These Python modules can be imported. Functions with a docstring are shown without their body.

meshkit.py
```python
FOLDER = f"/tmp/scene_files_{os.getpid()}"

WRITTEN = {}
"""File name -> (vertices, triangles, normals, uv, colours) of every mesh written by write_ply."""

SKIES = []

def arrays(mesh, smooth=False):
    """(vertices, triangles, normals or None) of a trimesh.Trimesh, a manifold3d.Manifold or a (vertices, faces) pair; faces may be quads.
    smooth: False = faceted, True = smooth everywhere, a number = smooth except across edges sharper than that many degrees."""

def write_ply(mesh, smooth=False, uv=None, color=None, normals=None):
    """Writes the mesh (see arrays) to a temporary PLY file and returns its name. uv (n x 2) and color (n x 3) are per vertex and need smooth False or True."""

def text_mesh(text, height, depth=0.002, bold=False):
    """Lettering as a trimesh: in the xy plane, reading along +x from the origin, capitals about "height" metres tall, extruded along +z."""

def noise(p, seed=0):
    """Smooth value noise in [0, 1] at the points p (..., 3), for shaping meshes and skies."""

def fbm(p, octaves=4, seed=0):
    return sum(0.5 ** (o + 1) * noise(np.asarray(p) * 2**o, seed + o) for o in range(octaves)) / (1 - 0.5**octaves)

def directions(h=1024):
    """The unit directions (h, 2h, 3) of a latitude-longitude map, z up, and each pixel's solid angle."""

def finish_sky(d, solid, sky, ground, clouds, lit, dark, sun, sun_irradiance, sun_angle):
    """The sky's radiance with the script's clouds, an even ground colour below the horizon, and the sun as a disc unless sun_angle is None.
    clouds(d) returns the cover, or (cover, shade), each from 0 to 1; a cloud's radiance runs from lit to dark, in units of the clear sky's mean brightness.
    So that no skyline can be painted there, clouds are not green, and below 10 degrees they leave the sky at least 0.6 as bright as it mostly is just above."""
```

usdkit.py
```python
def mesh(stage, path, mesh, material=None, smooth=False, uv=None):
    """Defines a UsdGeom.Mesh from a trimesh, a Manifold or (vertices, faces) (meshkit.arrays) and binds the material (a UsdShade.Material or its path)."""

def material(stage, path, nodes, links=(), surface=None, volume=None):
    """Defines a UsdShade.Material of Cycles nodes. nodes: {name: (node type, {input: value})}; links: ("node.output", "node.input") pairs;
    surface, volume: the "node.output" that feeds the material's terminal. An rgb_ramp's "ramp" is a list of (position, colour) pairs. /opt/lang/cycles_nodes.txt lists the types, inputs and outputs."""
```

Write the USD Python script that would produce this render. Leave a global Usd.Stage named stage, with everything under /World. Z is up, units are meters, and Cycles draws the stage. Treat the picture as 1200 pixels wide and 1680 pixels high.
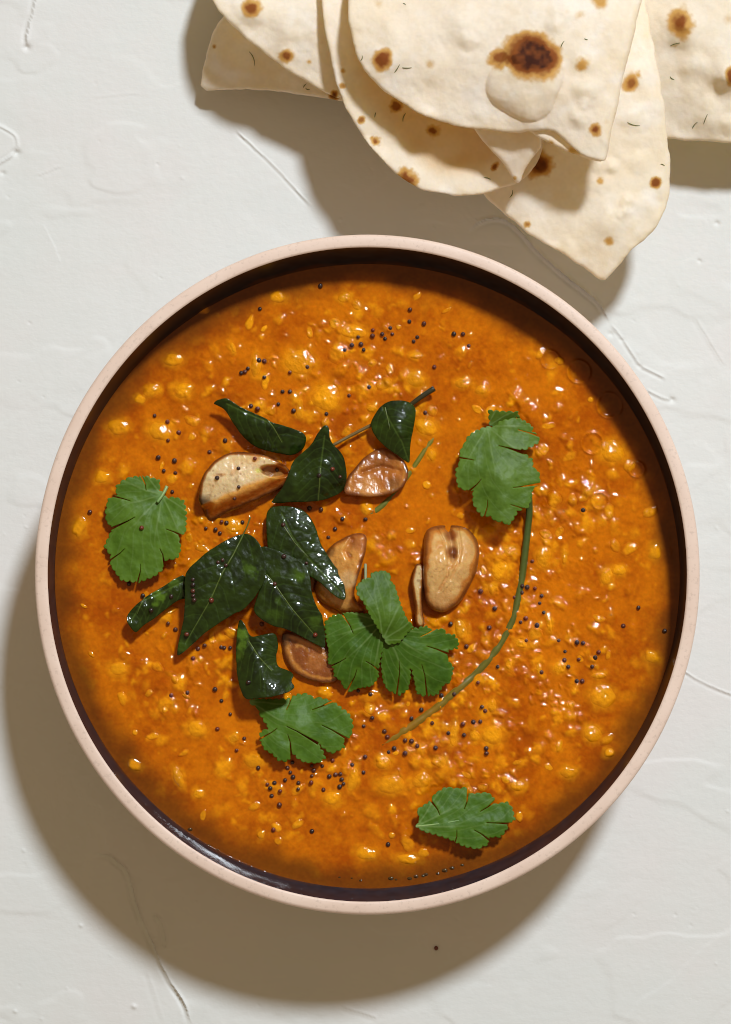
import math, random
import numpy as np, trimesh, usdkit
from meshkit import fbm, noise
from pxr import Usd, UsdGeom, UsdLux, UsdShade, Gf, Sdf, Vt
from scipy.spatial import Delaunay, cKDTree
from scipy.interpolate import RBFInterpolator
import shapely
from shapely.geometry import Polygon

# ------------------------------------------------------------------ stage, camera, light
stage = Usd.Stage.CreateInMemory()
UsdGeom.SetStageUpAxis(stage, UsdGeom.Tokens.z); UsdGeom.SetStageMetersPerUnit(stage, 1.0)
W = UsdGeom.Xform.Define(stage, '/World'); stage.SetDefaultPrim(W.GetPrim())
rng = np.random.default_rng(7)

H, RIM, NX, NY = 855.0, 55.0, 603.0, 1100.0      # camera height, rim height (mm); point under the camera (photo pixels)
cam = UsdGeom.Camera.Define(stage, '/World/camera')
cam.CreateProjectionAttr('perspective'); cam.CreateFocalLengthAttr(120.0)
cam.CreateHorizontalApertureAttr(36.0); cam.CreateVerticalApertureAttr(36.0 * 1024 / 731)
cam.CreateHorizontalApertureOffsetAttr(-0.09); cam.CreateVerticalApertureOffsetAttr((NY - 840) * 0.03)
cam.CreateClippingRangeAttr(Gf.Vec2f(0.01, 100)); cam.CreateExposureAttr(0.0)
cam.AddTranslateOp().Set(Gf.Vec3d(0, 0, H * 1e-3))

LD = np.array([0.269, 0.543, 0.796]); LD /= np.linalg.norm(LD)
lp = np.array([0, 0.03, 0.02]) + LD * 3.0
key = UsdLux.DiskLight.Define(stage, '/World/studio_lamp')
key.CreateRadiusAttr(0.17); key.CreateNormalizeAttr(True); key.CreateIntensityAttr(27.8)
key.CreateColorAttr(Gf.Vec3f(0.91, 1.0, 1.08))
zax = LD; xax = np.cross([0, 1, 0], zax); xax /= np.linalg.norm(xax); yax = np.cross(zax, xax)
key.AddTransformOp().Set(Gf.Matrix4d(*xax, 0, *yax, 0, *zax, 0, *lp, 1))

def mat(name, nodes, links, surface, volume=None):
    return usdkit.material(stage, '/World/Looks/' + name, nodes, links, surface=surface, volume=volume)
UsdGeom.Scope.Define(stage, '/World/Looks')
dome = UsdLux.DomeLight.Define(stage, '/World/room_light'); dome.CreateIntensityAttr(1.0)
dm = mat('room_bounce', {'b': ('background_shader', {'color': (0.285, 0.207, 0.118), 'strength': 1.0})}, [], 'b.background')
UsdShade.MaterialBindingAPI.Apply(dome.GetPrim()).Bind(dm)

# ------------------------------------------------------------------ helpers
def proj(px, py, z):
    """photo pixel at height z (mm) -> metres"""
    k = 0.2e-3 * (H - z) / (H - RIM)
    return np.stack([(np.asarray(px) - NX) * k, (NY - np.asarray(py)) * k, np.asarray(z) * 1e-3 + 0 * np.asarray(px)], -1)

used = {}
def uniq(parent, name):
    k = (parent, name); n = used.get(k, -1) + 1; used[k] = n
    return f'{parent}/{name}' if n == 0 else f'{parent}/{name}_{n:03d}'
def tag(p, label=None, cat=None, group=None, kind=None):
    for k, v in (('label', label), ('category', cat), ('group', group), ('kind', kind)):
        if v: p.SetCustomDataByKey(k, v)
    return p
def thing(name, label, cat, group=None, loc=(0, 0, 0)):
    x = UsdGeom.Xform.Define(stage, uniq('/World', name)); x.AddTranslateOp().Set(Gf.Vec3d(*map(float, loc)))
    return tag(x.GetPrim(), label, cat, group)
def obj(name, v, f, m, parent=None, tint=None, loc=(0, 0, 0), smooth=True):
    path = uniq(str(parent.GetPath()) if parent else '/World', name)
    if smooth is True or smooth is False:
        me = usdkit.mesh(stage, path, (np.asarray(v, float) - np.asarray(loc), np.asarray(f)), m, smooth=smooth)
    else:
        me = usdkit.mesh(stage, path, trimesh.Trimesh(np.asarray(v, float) - np.asarray(loc), np.asarray(f), process=False), m, smooth=smooth)
    if tint is not None:
        UsdGeom.PrimvarsAPI(me).CreatePrimvar('tint', Sdf.ValueTypeNames.Color3fArray, 'vertex').Set(Vt.Vec3fArray.FromNumpy(np.asarray(tint, np.float32)))
    if parent is None and np.any(np.asarray(loc) != 0): me.AddTranslateOp().Set(Gf.Vec3d(*map(float, loc)))
    return me.GetPrim()

def sstep(a, b, x):
    t = np.clip((np.asarray(x, float) - a) / (b - a), 0, 1); return t * t * (3 - 2 * t)
def n2(p, s, seed=0, oct=3):
    """fbm of 2-D pixel points in [-1, 1], s = feature size in px"""
    p = np.asarray(p, float)
    return 2 * fbm(np.column_stack([p[:, 0] / s + 31.7, p[:, 1] / s + 17.3, np.full(len(p), seed * 3.77)]), oct, seed) - 1
def mixc(a, b, t):
    t = np.asarray(t)[:, None]; return np.asarray(a) * (1 - t) + np.asarray(b) * t
def chaikin(p, n):
    p = np.asarray(p, float)
    for _ in range(n):
        q = np.roll(p, -1, 0); p = np.stack([0.75 * p + 0.25 * q, 0.25 * p + 0.75 * q], 1).reshape(-1, 2)
    return p
def resample(p, step, closed=True):
    p = np.asarray(p, float)
    if closed: p = np.vstack([p, p[:1]])
    L = np.r_[0, np.cumsum(np.linalg.norm(np.diff(p, axis=0), axis=1))]
    n = max(8, int(L[-1] / step)); s = np.linspace(0, L[-1], n, endpoint=not closed)
    return np.column_stack([np.interp(s, L, p[:, k]) for k in range(p.shape[1])]), s
def segdist(p, line):
    """distance of points p to a polyline, and the position along it (0..1)"""
    line = np.asarray(line, float); best = np.full(len(p), 1e9); at = np.zeros(len(p)); side = np.zeros(len(p))
    n = len(line) - 1
    for i in range(n):
        a, b = line[i], line[i + 1]; d = b - a; t = np.clip(((p - a) @ d) / (d @ d), 0, 1)
        q = p - (a + t[:, None] * d); r = np.hypot(q[:, 0], q[:, 1]); m = r < best
        best[m] = r[m]; at[m] = (i + t[m]) / n; side[m] = np.sign(d[0] * q[m, 1] - d[1] * q[m, 0])
    return best, at, side
def zctrl(c, smoothing=0.0):
    c = np.asarray(c, float)
    if len(c) == 1: return lambda p: np.full(len(p), c[0, 2])
    if len(c) < 4: 
        A = np.column_stack([c[:, :2], np.ones(len(c))]); s = np.linalg.lstsq(A, c[:, 2], rcond=None)[0]
        return lambda p: np.column_stack([p, np.ones(len(p))]) @ s
    r = RBFInterpolator(c[:, :2] / 100, c[:, 2], kernel='thin_plate_spline', smoothing=smoothing)
    return lambda p: r(np.asarray(p) / 100)

TOPS = []      # finished upper surfaces, to rest small things on: (kd-tree, z, polygon)
def plate(name, outline, zf, th, m, parent, colf, res=2.0, smooth_it=2, edge_noise=0.0, edge_scale=20, teeth=None, round_w=6.0, round_h=0.8, edge_th=0.5, seed=0, holes=None, zbot=None, loc=(0, 0, 0), rest=True, clefts=()):
    """a solid sheet: outline in photo pixels, top height zf(points, edge distance) in mm, thickness th"""
    o = chaikin(outline, smooth_it) if smooth_it else np.asarray(outline, float)
    b, s = resample(o, res)
    if edge_noise or teeth:
        t = np.roll(b, -1, 0) - np.roll(b, 1, 0); nrm = np.column_stack([t[:, 1], -t[:, 0]]); nrm /= np.linalg.norm(nrm, axis=1)[:, None] + 1e-9
        area = 0.5 * np.sum(b[:, 0] * np.roll(b[:, 1], -1) - np.roll(b[:, 0], -1) * b[:, 1])
        if area < 0: nrm = -nrm
        off = np.zeros(len(b))
        if edge_noise: off += edge_noise * n2(b, edge_scale, seed + 5, 3)
        if teeth:
            per, amp = teeth; ph = s / per + 0.6 * n2(b, 40, seed, 2)
            off += amp * (np.abs(np.sin(np.pi * ph)) ** 0.55 - 0.7) * (1 + 0.5 * n2(b, 25, seed + 2, 1))
        b = b + nrm * off[:, None]
    poly = Polygon(b)
    if clefts:
        poly = poly.buffer(0)
        for x0_, y0_, x1_, y1_, w_ in clefts:      # from the inner end of the cleft out past the edge
            dx, dy = x1_ - x0_, y1_ - y0_; L_ = math.hypot(dx, dy); ux, uy = dx / L_, dy / L_; L_ += 9
            pts_ = [(x0_ + ux * L_ * t_ + sg * (-uy) * (0.35 + 0.72 * w_ * t_ ** 1.5) + 1.8 * math.sin(5 * t_), y0_ + uy * L_ * t_ + sg * ux * (0.35 + 0.72 * w_ * t_ ** 1.5)) for sg, ts in ((1, (0, 0.3, 0.6, 1)), (-1, (1, 0.6, 0.3, 0))) for t_ in ts]
            poly = poly.difference(Polygon(pts_).buffer(0))
        if poly.geom_type != 'Polygon': poly = max(poly.geoms, key=lambda g: g.area)
        b, _ = resample(np.array(poly.exterior.coords)[:-1], res); poly = Polygon(b)
    if not poly.is_valid:
        poly = poly.buffer(0)
        if poly.geom_type != 'Polygon': poly = max(poly.geoms, key=lambda g: g.area)
        b, _ = resample(np.array(poly.exterior.coords)[:-1], res); poly = Polygon(b).buffer(0)
    x0, y0, x1, y1 = poly.bounds
    gx, gy = np.meshgrid(np.arange(x0, x1, res), np.arange(y0, y1, res * 0.87)); gx[::2] += res / 2
    g = np.column_stack([gx.ravel(), gy.ravel()]); g += rng.uniform(-0.15, 0.15, g.shape) * res
    g = g[shapely.contains_xy(poly.buffer(-0.55 * res), g[:, 0], g[:, 1])]
    p = np.vstack([b, g]); tri = Delaunay(p).simplices
    c = p[tri].mean(1); tri = tri[shapely.contains_xy(poly, c[:, 0], c[:, 1])]
    a = p[tri]; ar = (a[:, 1, 0] - a[:, 0, 0]) * (a[:, 2, 1] - a[:, 0, 1]) - (a[:, 2, 0] - a[:, 0, 0]) * (a[:, 1, 1] - a[:, 0, 1])
    tri = tri[np.abs(ar) > 1e-9]; ar = ar[np.abs(ar) > 1e-9]
    tri[ar > 0] = tri[ar > 0][:, ::-1]        # pixel y runs down
    d = cKDTree(resample(b, res / 2)[0]).query(p)[0]
    u = np.clip(d / round_w, 0, 1); drop = round_h * (1 - np.sqrt(np.clip(1 - (1 - u) ** 2, 0, 1)))
    z = zf(p, d) - drop
    if zbot is None:
        thk = np.maximum(edge_th, (th(p, d) if callable(th) else th) - 2 * drop * 0.9); zb = z - thk
    else: zb = np.minimum(zbot(p, d) if callable(zbot) else np.full(len(p), zbot), z - 0.15)
    n = len(p); e = np.vstack([tri[:, [0, 1]], tri[:, [1, 2]], tri[:, [2, 0]]])
    code = e[:, 0].astype(np.int64) * n + e[:, 1]; rev = e[:, 1].astype(np.int64) * n + e[:, 0]
    be = e[~np.isin(code, rev)]
    f = np.vstack([tri, tri[:, ::-1] + n, np.column_stack([be[:, 1], be[:, 0], be[:, 0] + n]), np.column_stack([be[:, 1], be[:, 0] + n, be[:, 1] + n])])
    v = np.vstack([proj(p[:, 0], p[:, 1], z), proj(p[:, 0], p[:, 1], zb)])
    col = colf(p, d, z); colb = col if not isinstance(col, tuple) else col[1]; col = col if not isinstance(col, tuple) else col[0]
    pr = obj(name, v, f, m, parent, np.vstack([col, colb]), loc)
    if rest: TOPS.append((cKDTree(p), z, poly))
    return pr
def top_at(x, y):
    z = soup_at(x, y)
    for kd, zz, poly in TOPS:
        if shapely.contains_xy(poly, x, y): z = max(z, zz[kd.query([x, y])[1]])
    return z

def tube_mesh(pts, r, n=8):
    pts = np.asarray(pts, float); r = np.broadcast_to(r, len(pts))
    t = np.gradient(pts, axis=0); t /= np.linalg.norm(t, axis=1)[:, None]
    up = np.tile([0, 0, 1.0], (len(pts), 1)); s = np.cross(t, up); s /= np.linalg.norm(s, axis=1)[:, None] + 1e-12; w = np.cross(s, t)
    a = np.linspace(0, 2 * np.pi, n, endpoint=False)
    v = pts[:, None] + r[:, None, None] * (np.cos(a)[None, :, None] * s[:, None] + np.sin(a)[None, :, None] * w[:, None])
    f = []
    for i in range(len(pts) - 1):
        for j in range(n):
            A, B, C, D = i * n + j, i * n + (j + 1) % n, (i + 1) * n + (j + 1) % n, (i + 1) * n + j
            f += [(A, B, C), (A, C, D)]
    v = np.vstack([v.reshape(-1, 3), pts[:1], pts[-1:]]); k = len(pts) * n; l = (len(pts) - 1) * n
    for j in range(n): f += [(k, (j + 1) % n, j), (k + 1, l + j, l + (j + 1) % n)]
    return v, np.array(f)[:, ::-1]
def spline3(c, n=40):
    c = np.asarray(c, float); from scipy.interpolate import PchipInterpolator
    L = np.r_[0, np.cumsum(np.linalg.norm(np.diff(c[:, :2], axis=0), axis=1))]
    return PchipInterpolator(L, c)(np.linspace(0, L[-1], n))

# ------------------------------------------------------------------ materials
def tinted(name, rough=0.5, spec=0.5, bump=None, sss=None, coat=None, trans=0.0, grain=0.12):
    """principled surface coloured by the mesh's own tint, with fine procedural grain"""
    nodes = {'a': ('attribute', {'attribute': 'tint'}), 'g': ('geometry', {}),
             'n': ('noise_texture', {'scale': 700.0, 'detail': 4.0}), 'r': ('rgb_ramp', {'ramp': [(0.3, (1 - grain,) * 3), (0.7, (1 + 0.8 * grain,) * 3)]}),
             'm': ('mix_color', {'blend_type': 'multiply', 'fac': 1.0, 'use_clamp': False}),
             'p': ('principled_bsdf', {'roughness': rough, 'specular_ior_level': spec})}
    links = [('g.position', 'n.vector'), ('n.fac', 'r.fac'), ('a.color', 'm.a'), ('r.color', 'm.b'), ('m.result', 'p.base_color')]
    if bump:
        sc, st, dist = bump
        nodes['bn'] = ('noise_texture', {'scale': sc, 'detail': 3.0, 'roughness': 0.55}); nodes['b'] = ('bump', {'strength': st, 'distance': dist})
        links += [('g.position', 'bn.vector'), ('bn.fac', 'b.height'), ('b.normal', 'p.normal')]
    if sss: nodes['p'][1].update({'subsurface_weight': sss[0], 'subsurface_radius': sss[1], 'subsurface_scale': sss[2]})
    if coat: nodes['p'][1].update({'coat_weight': coat[0], 'coat_roughness': coat[1]})
    surf = 'p.BSDF'
    if trans:
        nodes['t'] = ('translucent_bsdf', {}); nodes['x'] = ('mix_closure', {'fac': trans})
        links += [('m.result', 't.color'), ('p.BSDF', 'x.closure1'), ('t.BSDF', 'x.closure2')]; surf = 'x.closure'
    return mat(name, nodes, links, surf)

M_curry = tinted('curry_sauce', 0.06, 0.26, (700.0, 0.07, 0.0009), (0.12, (1.0, 0.35, 0.05), 0.0012), None, grain=0.10)
M_lentil = tinted('split_lentil', 0.10, 0.28, (700.0, 0.16, 0.0010), None, None, grain=0.08)
M_naan = tinted('flatbread', 0.8, 0.15, (500.0, 0.25, 0.0006), (0.3, (1.0, 0.58, 0.28), 0.002), grain=0.03)
M_curryleaf = tinted('fried_curry_leaf', 0.4, 0.12, (380.0, 0.3, 0.0013), None, (0.55, 0.06))
M_coriander = tinted('coriander_leaf', 0.5, 0.25, (800.0, 0.2, 0.0005), None, None, 0.12, grain=0.06)
M_garlic = tinted('fried_garlic', 0.30, 0.5, (450.0, 0.5, 0.0008), (0.3, (1.0, 0.45, 0.15), 0.0015), (0.45, 0.10), grain=0.10)
M_stem = tinted('herb_stem', 0.35, 0.5)
M_seed = mat('mustard_seed', {'o': ('object_info', {}), 'r': ('rgb_ramp', {'ramp': [(0, (0.022, 0.010, 0.010)), (0.5, (0.055, 0.018, 0.014)), (0.8, (0.10, 0.022, 0.012)), (1, (0.17, 0.025, 0.010))]}),
                              'p': ('principled_bsdf', {'roughness': 0.3, 'coat_weight': 0.4, 'coat_roughness': 0.15})},
             [('o.random', 'r.fac'), ('r.color', 'p.base_color')], 'p.BSDF')
M_fleck = mat('dill_fleck', {'p': ('principled_bsdf', {'base_color': (0.15, 0.15, 0.05), 'roughness': 0.7})}, [], 'p.BSDF')
M_clay = mat('pink_stoneware', {'g': ('geometry', {}), 'n': ('noise_texture', {'scale': 60.0, 'detail': 5.0}), 'n2': ('noise_texture', {'scale': 900.0, 'detail': 3.0}),
    'r': ('rgb_ramp', {'ramp': [(0.3, (0.73, 0.545, 0.44)), (0.7, (0.81, 0.63, 0.52))]}), 'r2': ('rgb_ramp', {'ramp': [(0.28, (0.72,) * 3), (0.44, (1.0,) * 3)]}),
    'm': ('mix_color', {'blend_type': 'multiply', 'fac': 0.5}), 'b': ('bump', {'strength': 0.12, 'distance': 0.0004}), 'p': ('principled_bsdf', {'roughness': 0.5, 'specular_ior_level': 0.4})},
    [('g.position', 'n.vector'), ('g.position', 'n2.vector'), ('n.fac', 'r.fac'), ('n2.fac', 'r2.fac'), ('r.color', 'm.a'), ('r2.color', 'm.b'), ('m.result', 'p.base_color'), ('n2.fac', 'b.height'), ('b.normal', 'p.normal')], 'p.BSDF')
M_glaze = mat('navy_glaze', {'s': ('separate_xyz', {}), 'n5': ('noise_texture', {'scale': 90.0, 'detail': 4.0}), 'm1': ('math', {'math_type': 'multiply_add', 'value2': 0.010, 'value3': -0.005}), 'm2': ('math', {'math_type': 'add'}), 'm3': ('math', {'math_type': 'multiply_add', 'value2': -180.0, 'value3': 7.75, 'use_clamp': True}), 'm4': ('mix_color', {'b': (0.11, 0.032, 0.004)}), 'g': ('geometry', {}), 'n': ('noise_texture', {'scale': 250.0, 'detail': 4.0}), 'r': ('rgb_ramp', {'ramp': [(0.3, (0.010, 0.013, 0.021)), (0.7, (0.020, 0.025, 0.038))]}),
    'p': ('principled_bsdf', {'roughness': 0.28, 'specular_ior_level': 0.3})},
    [('g.position', 'n.vector'), ('n.fac', 'r.fac'), ('g.position', 's.vector'), ('g.position', 'n5.vector'), ('n5.fac', 'm1.value1'), ('m1.value', 'm2.value1'), ('s.z', 'm2.value2'), ('m2.value', 'm3.value1'), ('m3.value', 'm4.fac'), ('r.color', 'm4.a'), ('m4.result', 'p.base_color')], 'p.BSDF')
M_plaster = mat('painted_plaster', {'g': ('geometry', {}), 'n': ('noise_texture', {'scale': 14.0, 'detail': 5.0, 'roughness': 0.6}), 'n2': ('noise_texture', {'scale': 420.0, 'detail': 4.0}),
    'mp': ('mapping', {'scale': (22.0, 55.0, 30.0), 'rotation': (0, 0, 0.35)}), 'n3': ('noise_texture', {'scale': 1.0, 'detail': 6.0, 'roughness': 0.7}),
    'r': ('rgb_ramp', {'ramp': [(0.35, (0.680, 0.690, 0.665)), (0.5, (0.700, 0.698, 0.672)), (0.65, (0.712, 0.688, 0.664))]}),
    'ad': ('math', {'math_type': 'multiply_add', 'value2': 0.35}), 'b': ('bump', {'strength': 0.22, 'distance': 0.0012}), 'p': ('principled_bsdf', {'roughness': 0.6, 'specular_ior_level': 0.3})},
    [('g.position', 'n.vector'), ('g.position', 'n2.vector'), ('g.position', 'mp.vector'), ('mp.vector', 'n3.vector'), ('n.fac', 'r.fac'), ('r.color', 'p.base_color'),
     ('n2.fac', 'ad.value1'), ('n3.fac', 'ad.value3'), ('ad.value', 'b.height'), ('b.normal', 'p.normal')], 'p.BSDF')

# ------------------------------------------------------------------ the plastered surface
def axis(a, b, step):
    mid = np.arange(a, b + step, step); out = [mid[-1]]; s = step
    lo, hi = [], []; x = mid[0]; y = mid[-1]
    for _ in range(34):
        s *= 1.22; x -= s; y += s; lo.append(x); hi.append(y)
    return np.r_[lo[::-1], mid, hi]
gx, gy = axis(-40, 1240, 2.1), axis(-40, 1720, 2.1)
X, Y = np.meshgrid(gx, gy); p = np.column_stack([X.ravel(), Y.ravel()])
inside = (p[:, 0] > -200) & (p[:, 0] < 1400) & (p[:, 1] > -200) & (p[:, 1] < 1880); q = p[inside]
hz = 0.25 * n2(q, 260, 3, 3) + 0.06 * n2(q, 40, 4, 3) + 0.20 * sstep(0.1, 0.22, n2(q * [1, 1.6], 150, 40, 3)) + 0.12 * sstep(0.0, 0.1, n2(q @ np.array([[0.8, 0.5], [-0.5, 0.8]]) * [1, 2.2], 190, 43, 3)) + 0.05 * n2(q @ np.array([[0.9, 0.45], [-0.12, 0.24]]), 30, 41, 2)
ridges = [  # points, ridge height, half width px, step height on its left side
    ([(140, 1403), (175, 1401), (190, 1414), (207, 1424), (214, 1450), (225, 1490), (240, 1528), (250, 1545), (262, 1580), (280, 1615), (300, 1640), (316, 1685)], 0.75, 3.2, 0.6),
    ([(248, 1506), (257, 1500), (266, 1520), (273, 1548), (268, 1560)], 0.7, 3.0, 0.3),
    ([(765, 385), (780, 368), (800, 359), (825, 359), (848, 372), (872, 402), (900, 430), (930, 455), (960, 478), (985, 500), (1001, 530)], 0.8, 3.4, 1.1),
    ([(1001, 530), (1018, 552), (1035, 575), (1048, 600), (1070, 610), (1095, 622)], 0.3, 2.5, 0.15),
    ([(383, 210), (400, 226), (440, 262), (480, 305), (512, 340)], 0.28, 2.2, 0.12),
    ([(62, -30), (54, 20), (45, 45), (42, 76)], 0.3, 3.0, 0.4),
    ([(-30, 195), (0, 205), (28, 222), (31, 240), (24, 252), (0, 268), (-20, 276)], 0.4, 2.6, -0.35),
    ([(1118, 1098), (1150, 1120), (1210, 1144)], 0.25, 2.4, 0.15),
    ([(1060, 640), (1085, 652), (1104, 657)], 0.3, 2.5, 0.1),
    ([(60, 288), (100, 272)], 0.12, 2.0, 0.0), ([(100, 432), (90, 400), (70, 366)], 0.04, 6.0, 0.10), ([(150, 160), (232, 152)], 0.1, 2.0, 0.0),
    ([(240, 1590), (270, 1680)], 0.1, 4, 0.0), ([(560, 1652), (620, 1672)], 0.12, 4, 0.1), ([(1140, 520), (1190, 600)], 0.08, 4, 0.06)]
for pts, a, w, st in ridges:
    g_ = np.asarray(pts, float)
    for _ in range(2): g_ = np.vstack([g_[:1], np.stack([0.75 * g_[:-1] + 0.25 * g_[1:], 0.25 * g_[:-1] + 0.75 * g_[1:]], 1).reshape(-1, 2), g_[-1:]])
    L, _ = resample(g_, 6.0, closed=False)
    L = L + 1.6 * np.column_stack([n2(L, 18, 11, 3), n2(L, 18, 12, 3)])
    near = (q[:, 0] > L[:, 0].min() - 90) & (q[:, 0] < L[:, 0].max() + 90) & (q[:, 1] > L[:, 1].min() - 90) & (q[:, 1] < L[:, 1].max() + 90)
    r, t, sd = segdist(q[near], L)
    fade = sstep(0, 0.12, t) * sstep(1.0, 0.9, t) * (0.65 + 0.5 * n2(q[near], 30, 21, 2))
    hz[near] += fade * (1.3 * a * np.exp(-(r / w) ** 2) * np.where(sd < 0, 1.0, 0.5) - 0.8 * a * np.exp(-((r - 1.6 * w) / (0.9 * w)) ** 2) * (sd > 0) + 1.2 * st * np.where(sd < 0, np.exp(-r / 30), -0.3 * np.exp(-r / 14)))
for cx, cy, r, a in [(220, 1652, 4, 0.6), (25, 1660, 3, 0.4), (133, 1519, 3, 0.45), (1148, 428, 3, -0.5), (1177, 366, 4, -0.5), (1103, 656, 5, -0.8), (44, 78, 5, -0.9), (27, 250, 6, -0.9), (1003, 548, 5, -0.5), (1022, 558, 4, -0.4), (1050, 600, 4, -0.4), (5, 284, 4, -0.5)] + \
        [(rng.uniform(0, 1200), rng.uniform(0, 1680), rng.uniform(1.6, 3), rng.uniform(-0.25, 0.25)) for _ in range(190)]:
    k = (np.abs(q[:, 0] - cx) < 4 * r) & (np.abs(q[:, 1] - cy) < 4 * r)
    hz[k] += a * np.exp(-((q[k, 0] - cx) ** 2 + (q[k, 1] - cy) ** 2 * 1.4) / r ** 2)
z = np.zeros(len(p)); z[inside] = hz
nx_, ny_ = len(gx), len(gy); i = np.arange(nx_ * ny_).reshape(ny_, nx_)
f = np.vstack([np.column_stack([i[:-1, :-1].ravel(), i[1:, :-1].ravel(), i[1:, 1:].ravel()]), np.column_stack([i[:-1, :-1].ravel(), i[1:, 1:].ravel(), i[:-1, 1:].ravel()])])
tag(obj('plaster_tabletop', proj(p[:, 0], p[:, 1], z), f, M_plaster), 'pale grey painted plaster surface with trowel ridges under bowl and flatbreads', 'surface', kind='structure')

# ------------------------------------------------------------------ the bowl
OC, IC = 31.5, 31.5                                # centres of the outer and inner rim (mm, y)
ORX, ORY, IRX, IRY = 109.4, 111.9, 105.0, 107.5
NSEG = 256; th = np.linspace(0, 2 * np.pi, NSEG, endpoint=False)
def ring(off, z, k):
    """k = 1 on the outer wall, 0 on the inner: ring set in by off (mm)"""
    rx = IRX + (ORX - IRX) * k - off; ry = IRY + (ORY - IRY) * k - off * (1 if k == 1 else 6.5); c = IC + (OC - IC) * k
    return np.column_stack([rx * np.cos(th), c + ry * np.sin(th), np.full(NSEG, z)]) * 1e-3
def lathe(rings, close_last=True):
    v = np.vstack(rings); f = []
    j = np.arange(NSEG); j2 = (j + 1) % NSEG
    for a in range(len(rings) - 1):
        A, B = a * NSEG, (a + 1) * NSEG
        f += [np.column_stack([A + j, B + j, B + j2]), np.column_stack([A + j, B + j2, A + j2])]
    if close_last:
        c = len(v); v = np.vstack([v, rings[-1].mean(0)]); A = (len(rings) - 1) * NSEG
        f.append(np.column_stack([A + j, np.full(NSEG, c), A + j2]))
    return v, np.vstack(f)
bowl = thing('serving_bowl', 'round pink stoneware bowl with dark navy glazed inside holding the curry', 'bowl')
prof = [(4.5, 1, 54.9 - 0.25), (0, 0, 0)]
rings = [ring(0.0, 54.5, 0), ring(0, 54.82, 0.06), ring(0, 54.97, 0.16), ring(0, 55.0, 0.4), ring(0, 54.95, 0.7), ring(0, 54.7, 0.86), ring(0, 54.1, 0.96), ring(0, 53.0, 1.0), ring(0.25, 49.5, 1.0), ring(0.9, 44, 1.0), ring(2.2, 34, 1.0), ring(4.5, 22, 1.0), ring(9, 12, 1.0), ring(17, 5.5, 1.0), ring(26, 3.0, 1.0), ring(32, 2.2, 1), ring(33, 0.4, 1), ring(38, 0.3, 1), ring(39, 2.2, 1)]
v, f = lathe(rings); obj('body', v, f[:, ::-1], M_clay, bowl, smooth=50)
irs = [ring(0.0, 54.5, 0), ring(0.02, 54.0, 0), ring(0.08, 52.0, 0), ring(0.18, 48, 0), ring(0.32, 44, 0), ring(0.50, 40, 0), ring(0.9, 34, 0), ring(2.0, 26, 0), ring(4, 17, 0), ring(7, 11, 0), ring(11, 8, 0), ring(14.5, 7, 0)]
v, f = lathe(irs); obj('glazed_lining', v, f, M_glaze, bowl)

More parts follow.
